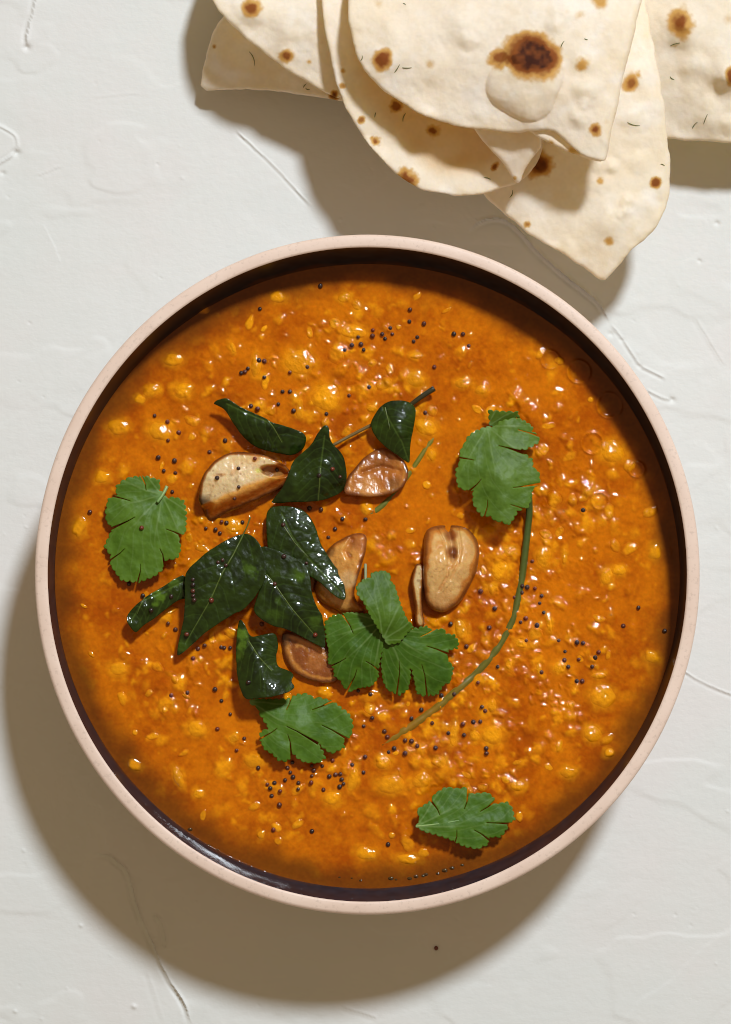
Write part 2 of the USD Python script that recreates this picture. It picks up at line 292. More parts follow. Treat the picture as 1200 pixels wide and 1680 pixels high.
# ------------------------------------------------------------------ the curry
SZ = 40.0                                          # mean height of the curry (mm)
kS = 0.2 * (H - SZ) / (H - RIM)
scx, scy = NX, NY - IC / kS; srx, sry = (IRX - 0.47) / kS, (IRY - 0.47 * 6.5) / kS      # its edge in photo pixels
step = 1.5
sx = np.arange(scx - srx - 4, scx + srx + 4, step); sy = np.arange(scy - sry - 4, scy + sry + 4, step)
SX, SY = np.meshgrid(sx, sy); sp = np.column_stack([SX.ravel(), SY.ravel()])
rho = np.hypot((sp[:, 0] - scx) / srx, (sp[:, 1] - scy) / sry).reshape(SX.shape)
ang = np.arctan2(-(sp[:, 1] - scy), sp[:, 0] - scx).reshape(SX.shape)
# the coat is smoother and oilier towards the wall, most of all at the lower left and the upper right
wall = sstep(0.74, 0.97, rho + 0.05 * n2(sp, 90, 8, 2).reshape(SX.shape) + 0.05 * np.cos(ang - math.radians(235)) + 0.05 * np.cos(2 * (ang - math.radians(50))))
chunky = np.clip(1 - wall, 0, 1)
hS = (0.9 * n2(sp, 120, 1, 2) + 0.55 * n2(sp, 45, 2, 2)).reshape(SX.shape) * (0.25 + 0.75 * chunky)
yel = np.zeros_like(hS); lump = np.zeros_like(hS)
def add_lump(cx, cy, a, b, rot, h, yv, pw=1.0):
    R = 1.7 * max(a, b); i0, i1 = np.searchsorted(sx, [cx - R, cx + R]); j0, j1 = np.searchsorted(sy, [cy - R, cy + R])
    if i1 <= i0 or j1 <= j0: return
    x = sx[None, i0:i1] - cx; y = sy[j0:j1, None] - cy; c, s = math.cos(rot), math.sin(rot)
    r2 = ((c * x + s * y) / a) ** 2 + ((-s * x + c * y) / b) ** 2
    g = np.exp(-(r2 ** 1.5) * 0.9)
    lump[j0:j1, i0:i1] = np.maximum(lump[j0:j1, i0:i1], h * g); yel[j0:j1, i0:i1] = np.maximum(yel[j0:j1, i0:i1], yv * g)
dens = lambda x, y: 0.5 + 0.5 * n2(np.array([[x, y]]), 110, 6, 2)[0]
cnt = 0
while cnt < 2800:
    a_, r_ = rng.uniform(0, 2 * np.pi), math.sqrt(rng.uniform(0, 0.94)); x, y = scx + srx * r_ * math.cos(a_), scy + sry * r_ * math.sin(a_)
    if rng.uniform() > 0.14 + 1.0 * sstep(0.36, 0.70, dens(x, y)): cnt += 0.3; continue
    k = np.clip(1.15 - sstep(0.70, 0.97, r_), 0.12, 1); s_ = rng.choice([3.2, 4.5, 6.5, 9.5, 13], p=[0.3, 0.28, 0.22, 0.14, 0.06])
    add_lump(x, y, s_ * rng.uniform(0.8, 1.5), s_ * rng.uniform(0.6, 1.0), rng.uniform(0, np.pi), k * rng.uniform(0.25, 0.78) * (s_ / 5) ** 0.6, rng.uniform(0.0, 1.0) ** 1.2 * (0.35 + 0.65 * k)); cnt += 1
LENTILS = [(990, 1143, 21, 19, 0.3), (535, 652, 24, 22, 0), (491, 594, 24, 19, 0.3), (640, 1288, 24, 16, 0.1), (693, 1280, 17, 12, -0.4), (808, 1207, 19, 17, 0), (808, 1158, 8, 12, 0.2), (745, 1205, 8, 22, 0.15),
    (628, 1250, 15, 11, 0.2), (195, 1097, 16, 11, 0.2), (129, 865, 11, 17, 0.3), (168, 782, 13, 11, 0), (262, 708, 19, 15, 0.4), (195, 700, 17, 13, 0), (456, 487, 14, 10, 0), (284, 590, 15, 11, 0), (293, 1276, 8, 18, -0.35), (325, 1302, 10, 9, 0),
    (709, 746, 8, 10, 0), (893, 914, 12, 18, 0), (927, 912, 5, 15, 0), (901, 1022, 5, 15, -0.15), (756, 1033, 11, 17, -0.3), (682, 622, 17, 13, 0.5), (684, 583, 10, 6, 0), (580, 545, 22, 13, 0.1), (983, 1108, 13, 6, 0), (972, 1205, 15, 14, 0.2), (1072, 1078, 16, 10, 0.3),
    (934, 1268, 14, 10, 0), (1005, 742, 21, 17, 0.3), (640, 745, 9, 7, -0.3), (868, 745, 10, 8, 0), (780, 1207, 8, 10, -0.3), (580, 1278, 9, 20, 0.2), (545, 1310, 15, 11, 0), (720, 1250, 14, 10, 0.2), (384, 862, 16, 12, 0), (602, 832, 10, 12, 0), (760, 628, 14, 9, 0.1), (790, 640, 11, 8, 0),
    (920, 1095, 12, 10, 0), (1015, 935, 13, 9, 0), (995, 945, 10, 14, 0), (1075, 905, 10, 14, 0.2), (220, 1255, 14, 10, 0.5), (322, 1195, 17, 13, 0.2), (384, 1210, 9, 8, 0), (418, 1247, 16, 12, 0), (420, 600, 8, 20, 0), (383, 570, 4, 10, -0.4), (300, 640, 16, 14, 0), (330, 505, 15, 11, 0.3),
    (700, 700, 18, 12, 0.4), (820, 935, 16, 18, 0.1), (838, 905, 12, 10, 0), (600, 1400, 18, 10, 0.2), (670, 1410, 22, 8, 0.1), (850, 1290, 12, 9, 0), (1000, 1235, 9, 8, 0), (250, 640, 14, 10, -0.3), (230, 655, 10, 8, 0), (610, 670, 9, 7, 0.3), (565, 487, 11, 9, -0.3), (855, 1055, 10, 8, 0.3), (835, 1090, 6, 9, 0.3), (660, 1050, 8, 6, 0)]
for x, y, a, b, r in LENTILS: add_lump(x, y, a * 1.25, b * 1.25, r, 0.55, 0.75)
from scipy.ndimage import map_coordinates, gaussian_filter
jj, ii = np.meshgrid(np.arange(SX.shape[0]), np.arange(SX.shape[1]), indexing='ij')
wx = (3.4 * n2(sp, 13, 31, 2) + 1.6 * n2(sp, 5.5, 32, 2)).reshape(SX.shape) * 1.25; wy = (3.4 * n2(sp, 13, 33, 2) + 1.6 * n2(sp, 5.5, 34, 2)).reshape(SX.shape) * 1.25
lump = map_coordinates(lump, [jj + wy, ii + wx], order=1, mode='nearest'); yel = map_coordinates(yel, [jj + wy, ii + wx], order=1, mode='nearest')
lump = gaussian_filter(lump, 0.7); yel = gaussian_filter(yel, 0.9)
grit = sstep(0.12, 0.5, n2(sp, 60, 22, 2)).reshape(SX.shape)
hS += 0.16 * n2(sp, 20, 35, 2).reshape(SX.shape) * chunky + lump * (0.35 + 0.65 * chunky) + (0.03 + 0.24 * grit) * n2(sp, 8, 5, 3).reshape(SX.shape) * (0.12 + 0.88 * chunky)
# popped oil bubbles leave rings on the smooth sauce near the wall
for cx, cy, r in [(985, 822, 13), (972, 727, 17), (950, 610, 18), (1000, 665, 20), (903, 590, 14), (958, 838, 4), (1045, 770, 12)]:
    rr = np.hypot(SX - cx, SY - cy); hS += 0.42 * np.exp(-((rr - r) / 2.6) ** 2) - 0.18 * (rr < r)
men = 0.9 * np.exp(-(1 - np.minimum(rho, 1)) * 70)
zS = SZ + hS * sstep(1.0, 0.965, rho) + men * 0.6
over_ = np.maximum(rho.ravel(), 1.0)[:, None]; sp = np.where(rho.ravel()[:, None] < 1.02, np.array([scx, scy]) + (sp - [scx, scy]) / over_, sp)
keep = (rho < 1.008).ravel(); idx = np.full(len(sp), -1); idx[keep] = np.arange(keep.sum())
i = np.arange(len(sp)).reshape(SX.shape)
f = np.vstack([np.column_stack([i[:-1, :-1].ravel(), i[1:, :-1].ravel(), i[1:, 1:].ravel()]), np.column_stack([i[:-1, :-1].ravel(), i[1:, 1:].ravel(), i[:-1, 1:].ravel()])])
f = idx[f]; f = f[(f >= 0).all(1)]
def soup_at(x, y):
    return float(zS[min(max(int(round((y - sy[0]) / step)), 0), len(sy) - 1), min(max(int(round((x - sx[0]) / step)), 0), len(sx) - 1)])
C_dark, C_mid, C_yel, C_oil_shade = (0.41, 0.076, 0.0010), (0.62, 0.160, 0.002), (0.88, 0.325, 0.005), (0.12, 0.030, 0.003)
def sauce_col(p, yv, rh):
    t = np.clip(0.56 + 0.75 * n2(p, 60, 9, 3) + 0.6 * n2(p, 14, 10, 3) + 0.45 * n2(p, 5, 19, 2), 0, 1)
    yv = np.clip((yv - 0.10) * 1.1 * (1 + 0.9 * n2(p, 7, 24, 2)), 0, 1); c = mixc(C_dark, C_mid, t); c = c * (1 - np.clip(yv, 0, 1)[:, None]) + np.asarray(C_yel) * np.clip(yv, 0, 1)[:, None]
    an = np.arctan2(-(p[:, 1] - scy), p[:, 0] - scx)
    o = sstep(0.90, 1.0, rh + 0.03 * n2(p, 40, 13, 2) + 0.045 * np.cos(an - 1.0) * (np.cos(an - 1.0) > 0) + 0.02 * np.cos(an + 2.2)) * 0.85  # oil along the wall; its colour also carries rim shade, wider at top right
    return c * (1 - o[:, None]) + np.asarray(C_oil_shade) * o[:, None]
curry = thing('lentil_curry', 'thick orange lentil curry filling the pink bowl', 'curry')
sk = sp[keep]
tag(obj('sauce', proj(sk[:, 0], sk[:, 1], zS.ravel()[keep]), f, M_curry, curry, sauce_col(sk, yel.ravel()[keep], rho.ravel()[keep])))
NL = len(LENTILS)
rl = np.random.default_rng(99)
while len(LENTILS) < NL + 125:                     # smaller broken lentils between the large ones
    a_, r_ = rl.uniform(0, 2 * np.pi), math.sqrt(rl.uniform(0, 0.86)); x, y = scx + srx * r_ * math.cos(a_), scy + sry * r_ * math.sin(a_)
    if rl.uniform() > 0.2 + 1.0 * sstep(0.35, 0.65, dens(x, y)) or min(math.hypot(x - l[0], y - l[1]) for l in LENTILS) < 22: continue
    k = rl.uniform(5.5, 12.5); LENTILS.append((x, y, k * rl.uniform(0.9, 1.5), k * rl.uniform(0.6, 1.0), rl.uniform(0, 3.1)))
def soup_field(F, P): return map_coordinates(F, [(P[:, 1] - sy[0]) / step, (P[:, 0] - sx[0]) / step], order=1, mode='nearest')
for n_, (x, y, a, b, r) in enumerate(LENTILS):
    RA, RN = (26, 48) if n_ < NL else (13, 28)
    rr_, aa_ = np.meshgrid(np.linspace(0.04, 1.0, RA), np.linspace(0, 2 * np.pi, RN, endpoint=False), indexing='ij')
    c, s = math.cos(r), math.sin(r); rb = np.random.default_rng(500 + n_)
    w = 1 + 0.34 * n2(np.column_stack([np.cos(aa_.ravel()), np.sin(aa_.ravel())]) * 22 + n_ * 91, 20, 14, 2)
    dx, dy = rr_.ravel() * w * a * np.cos(aa_.ravel()), rr_.ravel() * w * b * np.sin(aa_.ravel())
    P = np.column_stack([x + c * dx - s * dy, y + s * dx + c * dy]); q_ = rr_.ravel()
    size = min(a, b) * 0.2
    up = (0.22 + 0.10 * size) * np.clip(1 - q_ ** 2.6, 0, 1) - 0.05 + (0.34 * n2(P, 11, 15, 2) + 0.09 * n2(P, 4, 17, 2)) * (1 - q_ ** 3)
    top = soup_field(zS, P) + up
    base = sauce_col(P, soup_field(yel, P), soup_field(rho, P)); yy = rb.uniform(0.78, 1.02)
    over = sstep(1.0, 0.45, q_ + 0.35 * n2(P, 11, 16, 2)) * rb.uniform(0.6, 1.0)
    col = mixc(base, np.array([0.88 * yy, 0.330 * yy ** 1.2, 0.005]), over)
    bot = top.min() - 0.6 - size * 0.3 * (1 - q_)
    v = np.vstack([proj(P[:, 0], P[:, 1], top), proj(P[:, 0], P[:, 1], bot), proj(x, y, top[:RN].mean() + 0.02)[None], proj(x, y, bot.min())[None]])
    f = []; M = RA * RN; j1 = np.arange(RN); j2 = (j1 + 1) % RN
    for k in range(RA - 1):
        A, B = k * RN, (k + 1) * RN
        f += [np.column_stack([A + j1, B + j2, B + j1]), np.column_stack([A + j1, A + j2, B + j2]), np.column_stack([M + A + j1, M + B + j1, M + B + j2]), np.column_stack([M + A + j1, M + B + j2, M + A + j2])]
    E = (RA - 1) * RN
    f += [np.column_stack([E + j1, E + j2, M + E + j2]), np.column_stack([E + j1, M + E + j2, M + E + j1]), np.column_stack([np.full(RN, 2 * M), j2, j1]), np.column_stack([np.full(RN, 2 * M + 1), M + j1, M + j2])]
    obj('lentil', v, np.vstack(f), M_lentil, curry, np.vstack([col, base, col[:1], base[:1]]))
dark_oil = [(640, 1444), (655, 1443), (668, 1442), (681, 1440), (693, 1438), (704, 1436), (716, 1433), (728, 1429), (742, 1425), (755, 1421), (562, 1441), (575, 1443), (590, 1444), (340, 1388), (352, 1396), (312, 1362)]
M_bub = mat('oil_bubble', {'p': ('principled_bsdf', {'base_color': (0.06, 0.025, 0.004), 'roughness': 0.05, 'coat_weight': 1.0, 'coat_roughness': 0.02})}, [], 'p.BSDF')
ic2 = trimesh.creation.icosphere(subdivisions=2)
for x, y in dark_oil:
    rr = rng.uniform(1.4, 4.6); x += rng.uniform(-5, 5); y += rng.uniform(-2.5, 1.5); u = ic2.vertices
    obj('oil_bubble', proj(x + u[:, 0] * rr * 1.2, y + u[:, 1] * rr * 0.8, soup_at(x, y) + u[:, 2] * rr * 0.12), ic2.faces[:, [0, 2, 1]], M_bub, curry)

# ------------------------------------------------------------------ flatbreads
N_BASE, N_GOLD, N_BROWN, N_CHAR = (0.80, 0.675, 0.515), (0.58, 0.30, 0.085), (0.20, 0.055, 0.012), (0.028, 0.010, 0.005)
def naan_col(spots, seed, golden=0.0):
    def cf(p, d, z):
        c = mixc((0.925, 0.765, 0.60), (0.88, 0.67, 0.46), np.clip(0.4 + 0.6 * n2(p, 90, seed, 3) + 0.3 * n2(p, 12, seed + 1, 2), 0, 1))
        c = mixc(c, (0.82, 0.60, 0.35), 0.38 * sstep(12, 0, d + 7 * n2(p, 22, seed + 2, 2)))
        c = mixc(c, (0.95, 0.83, 0.70), 0.6 * sstep(0.12, 0.5, n2(p, 48, seed + 12, 3))); c = mixc(c, (0.82, 0.64, 0.46), 0.35 * sstep(0.3, 0.6, n2(p, 20, seed + 13, 2)))
        if golden: c = mixc(c, (0.68, 0.34, 0.105), golden * sstep(22, 60, d + 10 * n2(p, 40, seed + 2, 2)) * np.clip(0.85 + 0.35 * n2(p, 50, seed + 9, 2), 0, 1))  # warm shade beneath the upper layers put into the bread colour, inside the edge
        t = np.zeros(len(p))
        for x, y, r, s, *e in spots:
            ax, rot = (e + [1.0, 0.0])[:2] if e else (1.0, 0.0); cc, ss = math.cos(rot), math.sin(rot)
            dx, dy = p[:, 0] - x, p[:, 1] - y
            k = np.hypot((cc * dx + ss * dy) / (r * ax), (-ss * dx + cc * dy) / r) + 0.5 * n2(p, max(r * 0.9, 6), seed + 3, 3) + 0.10 * n2(p, 5, seed + 14, 2)
            t = np.maximum(t, s * np.clip(1.38 - 1.12 * k, 0, 1))
        g = np.clip(n2(p, 26, seed + 8, 2) - 0.62, 0, 1) * 1.2; t = np.maximum(t, g * 0.5)
        c = mixc(c, N_GOLD, sstep(0.04, 0.38, t)); c = mixc(c, N_BROWN, sstep(0.35, 0.72, t)); return mixc(c, N_CHAR, sstep(0.72, 1.0, t) * np.clip(0.8 + 0.5 * n2(p, 8, seed + 4, 2), 0, 1))
    return cf
def naan_z(ctrl, bubbles, seed, folds=(), amp=0.55):
    zc = zctrl(ctrl, 0.02); rb = np.random.default_rng(seed)
    def zf(p, d):
        z = zc(p) + amp * n2(p, 70, seed, 2) + 0.62 * n2(p, 34, seed + 9, 2) + 0.14 * n2(p, 12, seed + 1, 2)
        for x, y, r, h in bubbles:
            k = np.hypot(p[:, 0] - x, p[:, 1] - y) / r + 0.22 * n2(p, r * 0.9, seed + 6, 2); z += h * (np.clip(1 - k * k, 0, 1) ** 0.62 if h > 3.5 else sstep(1.25, 0.1, k) if h > 1.6 else sstep(1.3, 0.0, k))
        for line, wd, dr in folds:
            dd = segdist(p, line)[0]; z -= dr * (1 - np.sqrt(np.clip(1 - np.clip(1 - dd / wd, 0, 1) ** 2, 0, 1)))
        return z
    return zf
def rand_bub(n, x0, y0, x1, y1, seed):
    r = np.random.default_rng(seed); return [(r.uniform(x0, x1), r.uniform(y0, y1), r.uniform(12, 38), r.uniform(0.4, 1.5)) for _ in range(n)]
def flecks(parent, spots, layer):
    kd, zz, poly = TOPS[layer]; r = np.random.default_rng(len(spots) * 7 + layer)
    for n_, (x, y, L, a) in enumerate(spots):
        if n_ % 3 == 2: continue
        k = np.linspace(-0.5, 0.5, 7); bend = r.uniform(-0.7, 0.7); L *= r.uniform(0.6, 1.0)
        px, py = x + L * (k * math.cos(a) - bend * (k * k - 0.1) * math.sin(a)), y + L * (k * math.sin(a) + bend * (k * k - 0.1) * math.cos(a))
        z = zz[kd.query(np.column_stack([px, py]))[1]] + 0.12
        v, f = tube_mesh(proj(px, py, z), 0.00015 * np.array([0.4, 0.9, 1.2, 1.1, 1, 0.8, 0.4]), 5); obj('herb_fleck', v, f, M_fleck, parent)

# lowest piece, its corner sticking out at the left
n1 = thing('flatbread', 'shaded lowest flatbread with its corner poking out at the left of the pile', 'flatbread', 'folded flatbreads')
plate('bread_layer', [(372, 18), (352, 45), (341, 80), (334, 110), (328, 150), (372, 147), (420, 146), (480, 153), (545, 162), (600, 175), (660, 150), (690, 0), (680, -150), (500, -220), (380, -120)],
      naan_z([(328, 150, 8), (345, 80, 11), (420, 146, 12), (545, 160, 17), (450, 60, 17), (660, 120, 14), (500, -200, 3), (390, -110, 4), (680, -150, 3)], rand_bub(6, 330, 40, 480, 150, 2) + [(360, 95, 22, 1.5)], 31, amp=0.7),
      2.2, M_naan, n1, naan_col([(352, 76, 4, 0.5), (548, 157, 9, 0.9)], 41), edge_noise=2.5, edge_scale=20, smooth_it=1)
flecks(n1, [(415, 95, 26, 1.2), (500, 140, 14, -0.9), (430, 135, 8, 0.4), (505, 146, 10, 0.2)], len(TOPS) - 1)
n6 = thing('flatbread', 'pale flatbread at the upper right corner cut off by the picture edge', 'flatbread', 'folded flatbreads')
plate('bread_layer', [(1000, -60), (1010, 60), (1030, 180), (1060, 222), (1096, 228), (1150, 231), (1200, 234), (1290, 238), (1390, 220), (1420, 40), (1380, -160), (1180, -230), (1040, -170)],
      naan_z([(1030, 180, 17), (1096, 228, 19), (1200, 234, 21), (1390, 220, 14), (1100, 60, 26), (1250, 60, 28), (1180, -220, 3), (1400, 0, 8), (1040, -170, 5)], [(1118, 45, 42, 2.4), (1165, 195, 26, 1.2), (1196, 130, 24, 1.5)] + rand_bub(14, 1080, 0, 1200, 220, 4), 32),
      2.4, M_naan, n6, naan_col([(1117, 38, 27, 0.72, 0.85, 0.2), (1200, 125, 16, 0.75, 0.6, 0), (1196, 30, 14, 0.2)], 42), edge_noise=2.2, edge_scale=20, smooth_it=1)
flecks(n6, [(1108, 72, 28, -0.3), (1103, 128, 9, 0.6), (1106, 165, 18, 0.9), (1158, 195, 26, -1.2), (1140, 205, 20, -0.9), (1134, 155, 8, 0.2)], len(TOPS) - 1)
n5 = thing('flatbread', 'flatbread whose pointed corner hangs lowest over the bowl rim', 'flatbread', 'folded flatbreads')
plate('bread_layer', [(1052, -40), (1068, 50), (1078, 100), (1090, 170), (1096, 230), (1101, 275), (1098, 330), (1080, 368), (1062, 390), (1040, 405), (1024, 428), (1005, 448), (990, 463), (965, 443), (930, 420), (880, 392), (830, 352), (790, 318), (740, 240), (720, 60), (780, -120), (920, -200), (1040, -140)],
      naan_z([(990, 462, 31), (1062, 390, 34), (1100, 290, 34), (880, 385, 29), (800, 320, 24), (960, 300, 33), (1010, 360, 36.5), (1075, 100, 34), (950, 150, 34), (760, 150, 27), (920, -190, 8), (1040, -130, 10), (760, -100, 8)], [(985, 300, 20, 1.0), (1040, 195, 24, 1.2), (1050, 120, 26, 1.2), (1050, 265, 22, 1.2), (1000, 365, 30, 1.2), (1060, 335, 20, 1.0)] + rand_bub(14, 820, 250, 1090, 430, 6), 33),
      2.3, M_naan, n5, naan_col([(886, 268, 24, 0.95, 0.9, 0), (1077, 300, 11, 0.78), (985, 296, 8, 0.35), (1000, 395, 9, 0.42), (866, 368, 6, 0.55), (1036, 136, 20, 0.62, 0.7, 0.4), (1047, 122, 8, 0.35)], 43), edge_noise=2.6, edge_scale=20, smooth_it=1)
flecks(n5, [(1040, 204, 28, 0.25), (840, 318, 16, -1.2), (905, 375, 12, 1.2), (1088, 270, 8, 0.4)], len(TOPS) - 1)
n2b = thing('flatbread', 'flatbread folded to a point lying second from the left', 'flatbread', 'folded flatbreads')
plate('bread_layer', [(330, -60), (348, 0), (362, 22), (385, 45), (420, 76), (460, 106), (505, 135), (545, 157), (556, 162), (575, 150), (600, 60), (620, -60), (560, -200), (400, -190)],
      naan_z([(348, 0, 33), (440, 92, 30), (553, 160, 27), (545, 60, 31), (450, 20, 34.5), (600, 60, 26), (560, -190, 8), (400, -180, 8), (330, -60, 25)], [(412, 12, 26, 1.6), (470, 88, 16, 0.8)] + rand_bub(8, 380, 0, 540, 130, 8), 34),
      2.3, M_naan, n2b, naan_col([(414, 12, 17, 0.7), (470, 91, 13, 0.66, 1.1, 0.3), (507, 101, 5, 0.35), (549, 155, 8, 0.95)], 44), edge_noise=2.3, edge_scale=20, smooth_it=1)
n3 = thing('flatbread', 'half-round flatbread fold with curved brown speckled edge lying over its neighbours', 'flatbread', 'folded flatbreads')
plate('bread_layer', [(523, -60), (527, 0), (533, 45), (543, 95), (556, 150), (574, 192), (600, 232), (632, 270), (662, 294), (692, 311), (724, 317), (752, 321), (790, 320), (822, 310), (850, 300), (885, 270), (900, 200), (890, 60), (840, -100), (700, -200), (580, -170)],
      naan_z([(527, 0, 38), (545, 100, 38), (600, 232, 37.5), (692, 311, 36), (790, 320, 33.5), (850, 300, 33.5), (700, 200, 35), (640, 120, 38), (760, 240, 34), (860, 120, 33), (700, -190, 10), (580, -160, 14), (850, -80, 10)],
             [(715, 215, 40, 1.6), (650, 180, 20, 0.8)] + rand_bub(10, 560, 60, 840, 300, 10), 35),
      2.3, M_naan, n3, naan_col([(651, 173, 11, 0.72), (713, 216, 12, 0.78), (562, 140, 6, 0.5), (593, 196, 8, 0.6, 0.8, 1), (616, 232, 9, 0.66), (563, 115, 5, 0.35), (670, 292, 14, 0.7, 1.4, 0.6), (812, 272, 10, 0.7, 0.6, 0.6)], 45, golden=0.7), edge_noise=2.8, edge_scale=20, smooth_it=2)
flecks(n3, [(663, 192, 18, 1.9), (616, 188, 12, 1.8), (720, 262, 12, 0.8), (800, 292, 12, 0.3)], len(TOPS) - 1)
n4 = thing('flatbread', 'topmost folded flatbread with a large blistered black char spot', 'flatbread', 'folded flatbreads')
plate('inner_layer', [(842, 190), (870, 219), (905, 236), (940, 252), (975, 264), (990, 266), (1000, 240), (980, 150), (860, 150)],
      naan_z([(850, 215, 50.5), (985, 266, 52.2), (980, 150, 52), (860, 150, 50)], [], 36, amp=0.3), 1.8, M_naan, n4, naan_col([(940, 250, 12, 0.4), (905, 235, 8, 0.35)], 46, golden=0.9), edge_noise=2.0, edge_scale=20, smooth_it=1)
plate('lower_layer', [(770, 196), (788, 226), (806, 246), (822, 262), (836, 284), (848, 300), (854, 299), (858, 284), (876, 256), (892, 238), (880, 200), (840, 180), (790, 180)],
      naan_z([(775, 208, 46), (820, 260, 43), (850, 299, 39.5), (885, 240, 46), (840, 190, 48)], [], 37, amp=0.3), 1.8, M_naan, n4, naan_col([(845, 292, 5, 0.4)], 47), edge_noise=0.8, smooth_it=1)
plate('upper_layer', [(572, -60), (570, -10), (571, 30), (576, 60), (586, 92), (602, 122), (625, 144), (655, 166), (690, 188), (730, 202), (770, 209), (810, 213), (850, 218), (875, 216), (905, 214), (920, 224), (936, 240), (958, 256), (985, 265), (996, 262), (1000, 240), (1012, 180), (1028, 110), (1042, 50), (1056, -10), (1064, -70), (960, -190), (760, -220), (620, -170)],
      naan_z([(571, 20, 50), (602, 122, 50), (730, 202, 49.5), (850, 216, 52), (985, 264, 54.5), (1030, 110, 54.5), (1055, 0, 53), (800, 80, 53), (680, 60, 52), (920, 150, 56), (900, 20, 54), (760, -210, 16), (620, -160, 18), (960, -180, 16), (1064, -70, 44)],
             [(866, 130, 64, 3.9), (640, 95, 46, 1.6), (775, 20, 50, 1.2), (715, 110, 30, 0.9), (958, 145, 22, 0.8)] + rand_bub(20, 600, 0, 1000, 200, 12), 38, folds=[([(996, 262), (1012, 180), (1028, 110), (1042, 50), (1056, -10)], 16, 1.8)]),
      2.3, M_naan, n4, naan_col([(874, 93, 40, 1.0, 1.15, 0.15), (895, 88, 18, 1.0, 1.0, 0), (850, 96, 22, 0.95, 1.5, 0.1), (822, 96, 17, 0.66, 1.5, 0.1), (627, 98, 19, 0.72, 0.9, 0), (955, 105, 13, 0.42), (977, 212, 12, 0.72, 0.9, 0.4), (987, 2, 16, 0.4), (705, 105, 10, 0.25), (952, 25, 12, 0.22), (622, 5, 10, 0.2)], 48), edge_noise=2.6, edge_scale=20, smooth_it=1)
flecks(n4, [(652, 112, 18, -1.0), (668, 111, 16, 0.0), (706, 100, 16, 1.0), (923, 72, 16, -1.1), (962, 64, 10, 0.3), (966, 68, 8, -1.0), (664, 6, 8, 0.6), (594, 95, 12, -1.3), (720, 4, 8, 1.0)], len(TOPS) - 1)

# ------------------------------------------------------------------ curry leaves
def veins(p, mid, seed, n=7, slope=0.9, length=46):
    """distance to the side veins of a leaf with this midrib"""
    m, _ = resample(np.asarray(mid, float), 2.0, closed=False); t = np.gradient(m, axis=0); t /= np.linalg.norm(t, axis=1)[:, None]
    best = np.full(len(p), 99.0)
    for k in np.linspace(0.05, 0.9, n):
        i_ = int(k * (len(m) - 1)); a = m[i_]
        for s in (-1, 1):
            nn = np.array([-t[i_, 1], t[i_, 0]]) * s; b = a + (nn + slope * t[i_]) / math.hypot(1, slope) * length
            c_ = a + (nn * 0.5 + slope * 0.25 * t[i_]) * length * 0.55
            best = np.minimum(best, segdist(p, [a, c_, b])[0])
    return best
def leaf_col(mid, seed, light=(), tone=1.0):
    def cf(p, d, z):
        c = mixc((0.006, 0.013, 0.002), (0.024, 0.046, 0.003), np.clip(0.4 + 0.7 * n2(p, 34, seed, 3) + 0.35 * n2(p, 7, seed + 1, 2), 0, 1)) * tone
        vd = veins(p, mid, seed); c = mixc(c, (0.07, 0.13, 0.02), 0.22 * sstep(1.3, 0.2, vd))
        md = segdist(p, mid)[0]; c = mixc(c, (0.08, 0.13, 0.02), 0.5 * sstep(1.9, 0.5, md))
        for x, y, r, s in light:
            k = np.hypot(p[:, 0] - x, p[:, 1] - y) / r + 1.3 * n2(p, 12, seed + 4, 3); c = mixc(c, (0.11, 0.21, 0.015), 0.75 * s * sstep(1.15, 0.2, k))
        return c, c * 0.8 + np.array([0.01, 0.02, 0.004])
    return cf
def leaf_z(ctrl, mid, seed, fold=0.03, amp=0.75):
    zc = zctrl(np.asarray(ctrl, float) + [0, 0, SZ + 0.9])
    def zf(p, d):
        md = segdist(p, mid)[0]; vd = veins(p, mid, seed)
        return zc(p) + fold * np.minimum(md, 40) + amp * n2(p, 30, seed, 2) + 0.32 * n2(p, 13, seed + 4, 2) + 0.12 * n2(p, 6, seed + 2, 2) - 0.07 * np.exp(-(vd / 2.2) ** 2) - 0.2 * np.exp(-(md / 2.5) ** 2)
    return zf
GL = 'fried curry leaves on the curry'
def curry_leaf(label, outline, mid, ctrl, seed, fold=0.02, light=(), rib=None, tone=1.0, edge=0.8):
    t = thing('curry_leaf', label, 'curry leaf', GL)
    zf = leaf_z(ctrl, mid, seed, fold)
    plate('blade', outline, zf, 0.45, M_curryleaf, t, leaf_col(mid, seed, light, tone), res=1.3, smooth_it=2, edge_noise=edge, edge_scale=12, round_w=3, round_h=0.12, edge_th=0.22, seed=seed)
    kd, zz, poly = TOPS[-1]; m, _ = resample(np.asarray(rib or mid, float), 2.5, closed=False)
    m = m + 0.6 * np.column_stack([n2(m, 12, seed, 2), n2(m, 12, seed + 1, 2)])
    zz_ = zz[kd.query(m)[1]] + 0.06
    v, f = tube_mesh(proj(m[:, 0], m[:, 1], zz_), np.linspace(0.00024, 0.00008, len(m)), 6)
    obj('midrib', v, f, M_stem, t, np.tile((0.10, 0.13, 0.025), (len(v), 1)))
    return t
curry_leaf('long glossy dark curry leaf pointing up left above the pale garlic chip',
    [(350, 662), (357, 655.6), (371.7, 651.5), (380, 657.7), (390, 665), (413, 676), (434, 685), (447, 693), (465, 698), (486, 704.6), (503, 713), (502, 727.5), (497, 738), (480, 748), (455, 744), (420, 735), (399, 717), (382, 694), (369.6, 671), (355, 664)],
    [(372, 662), (410, 680), (444, 694), (463, 724)], [(352, 661, 4.6), (375, 660, 6.2), (410, 690, 6.5), (446, 694, 7), (490, 708, 4), (500, 735, 2.2), (440, 742, 2.5), (385, 700, 3.4), (465, 722, 5), (415, 676, 5.6)], 51, 0.0, rib=[(440, 690), (450, 703), (463, 726)])
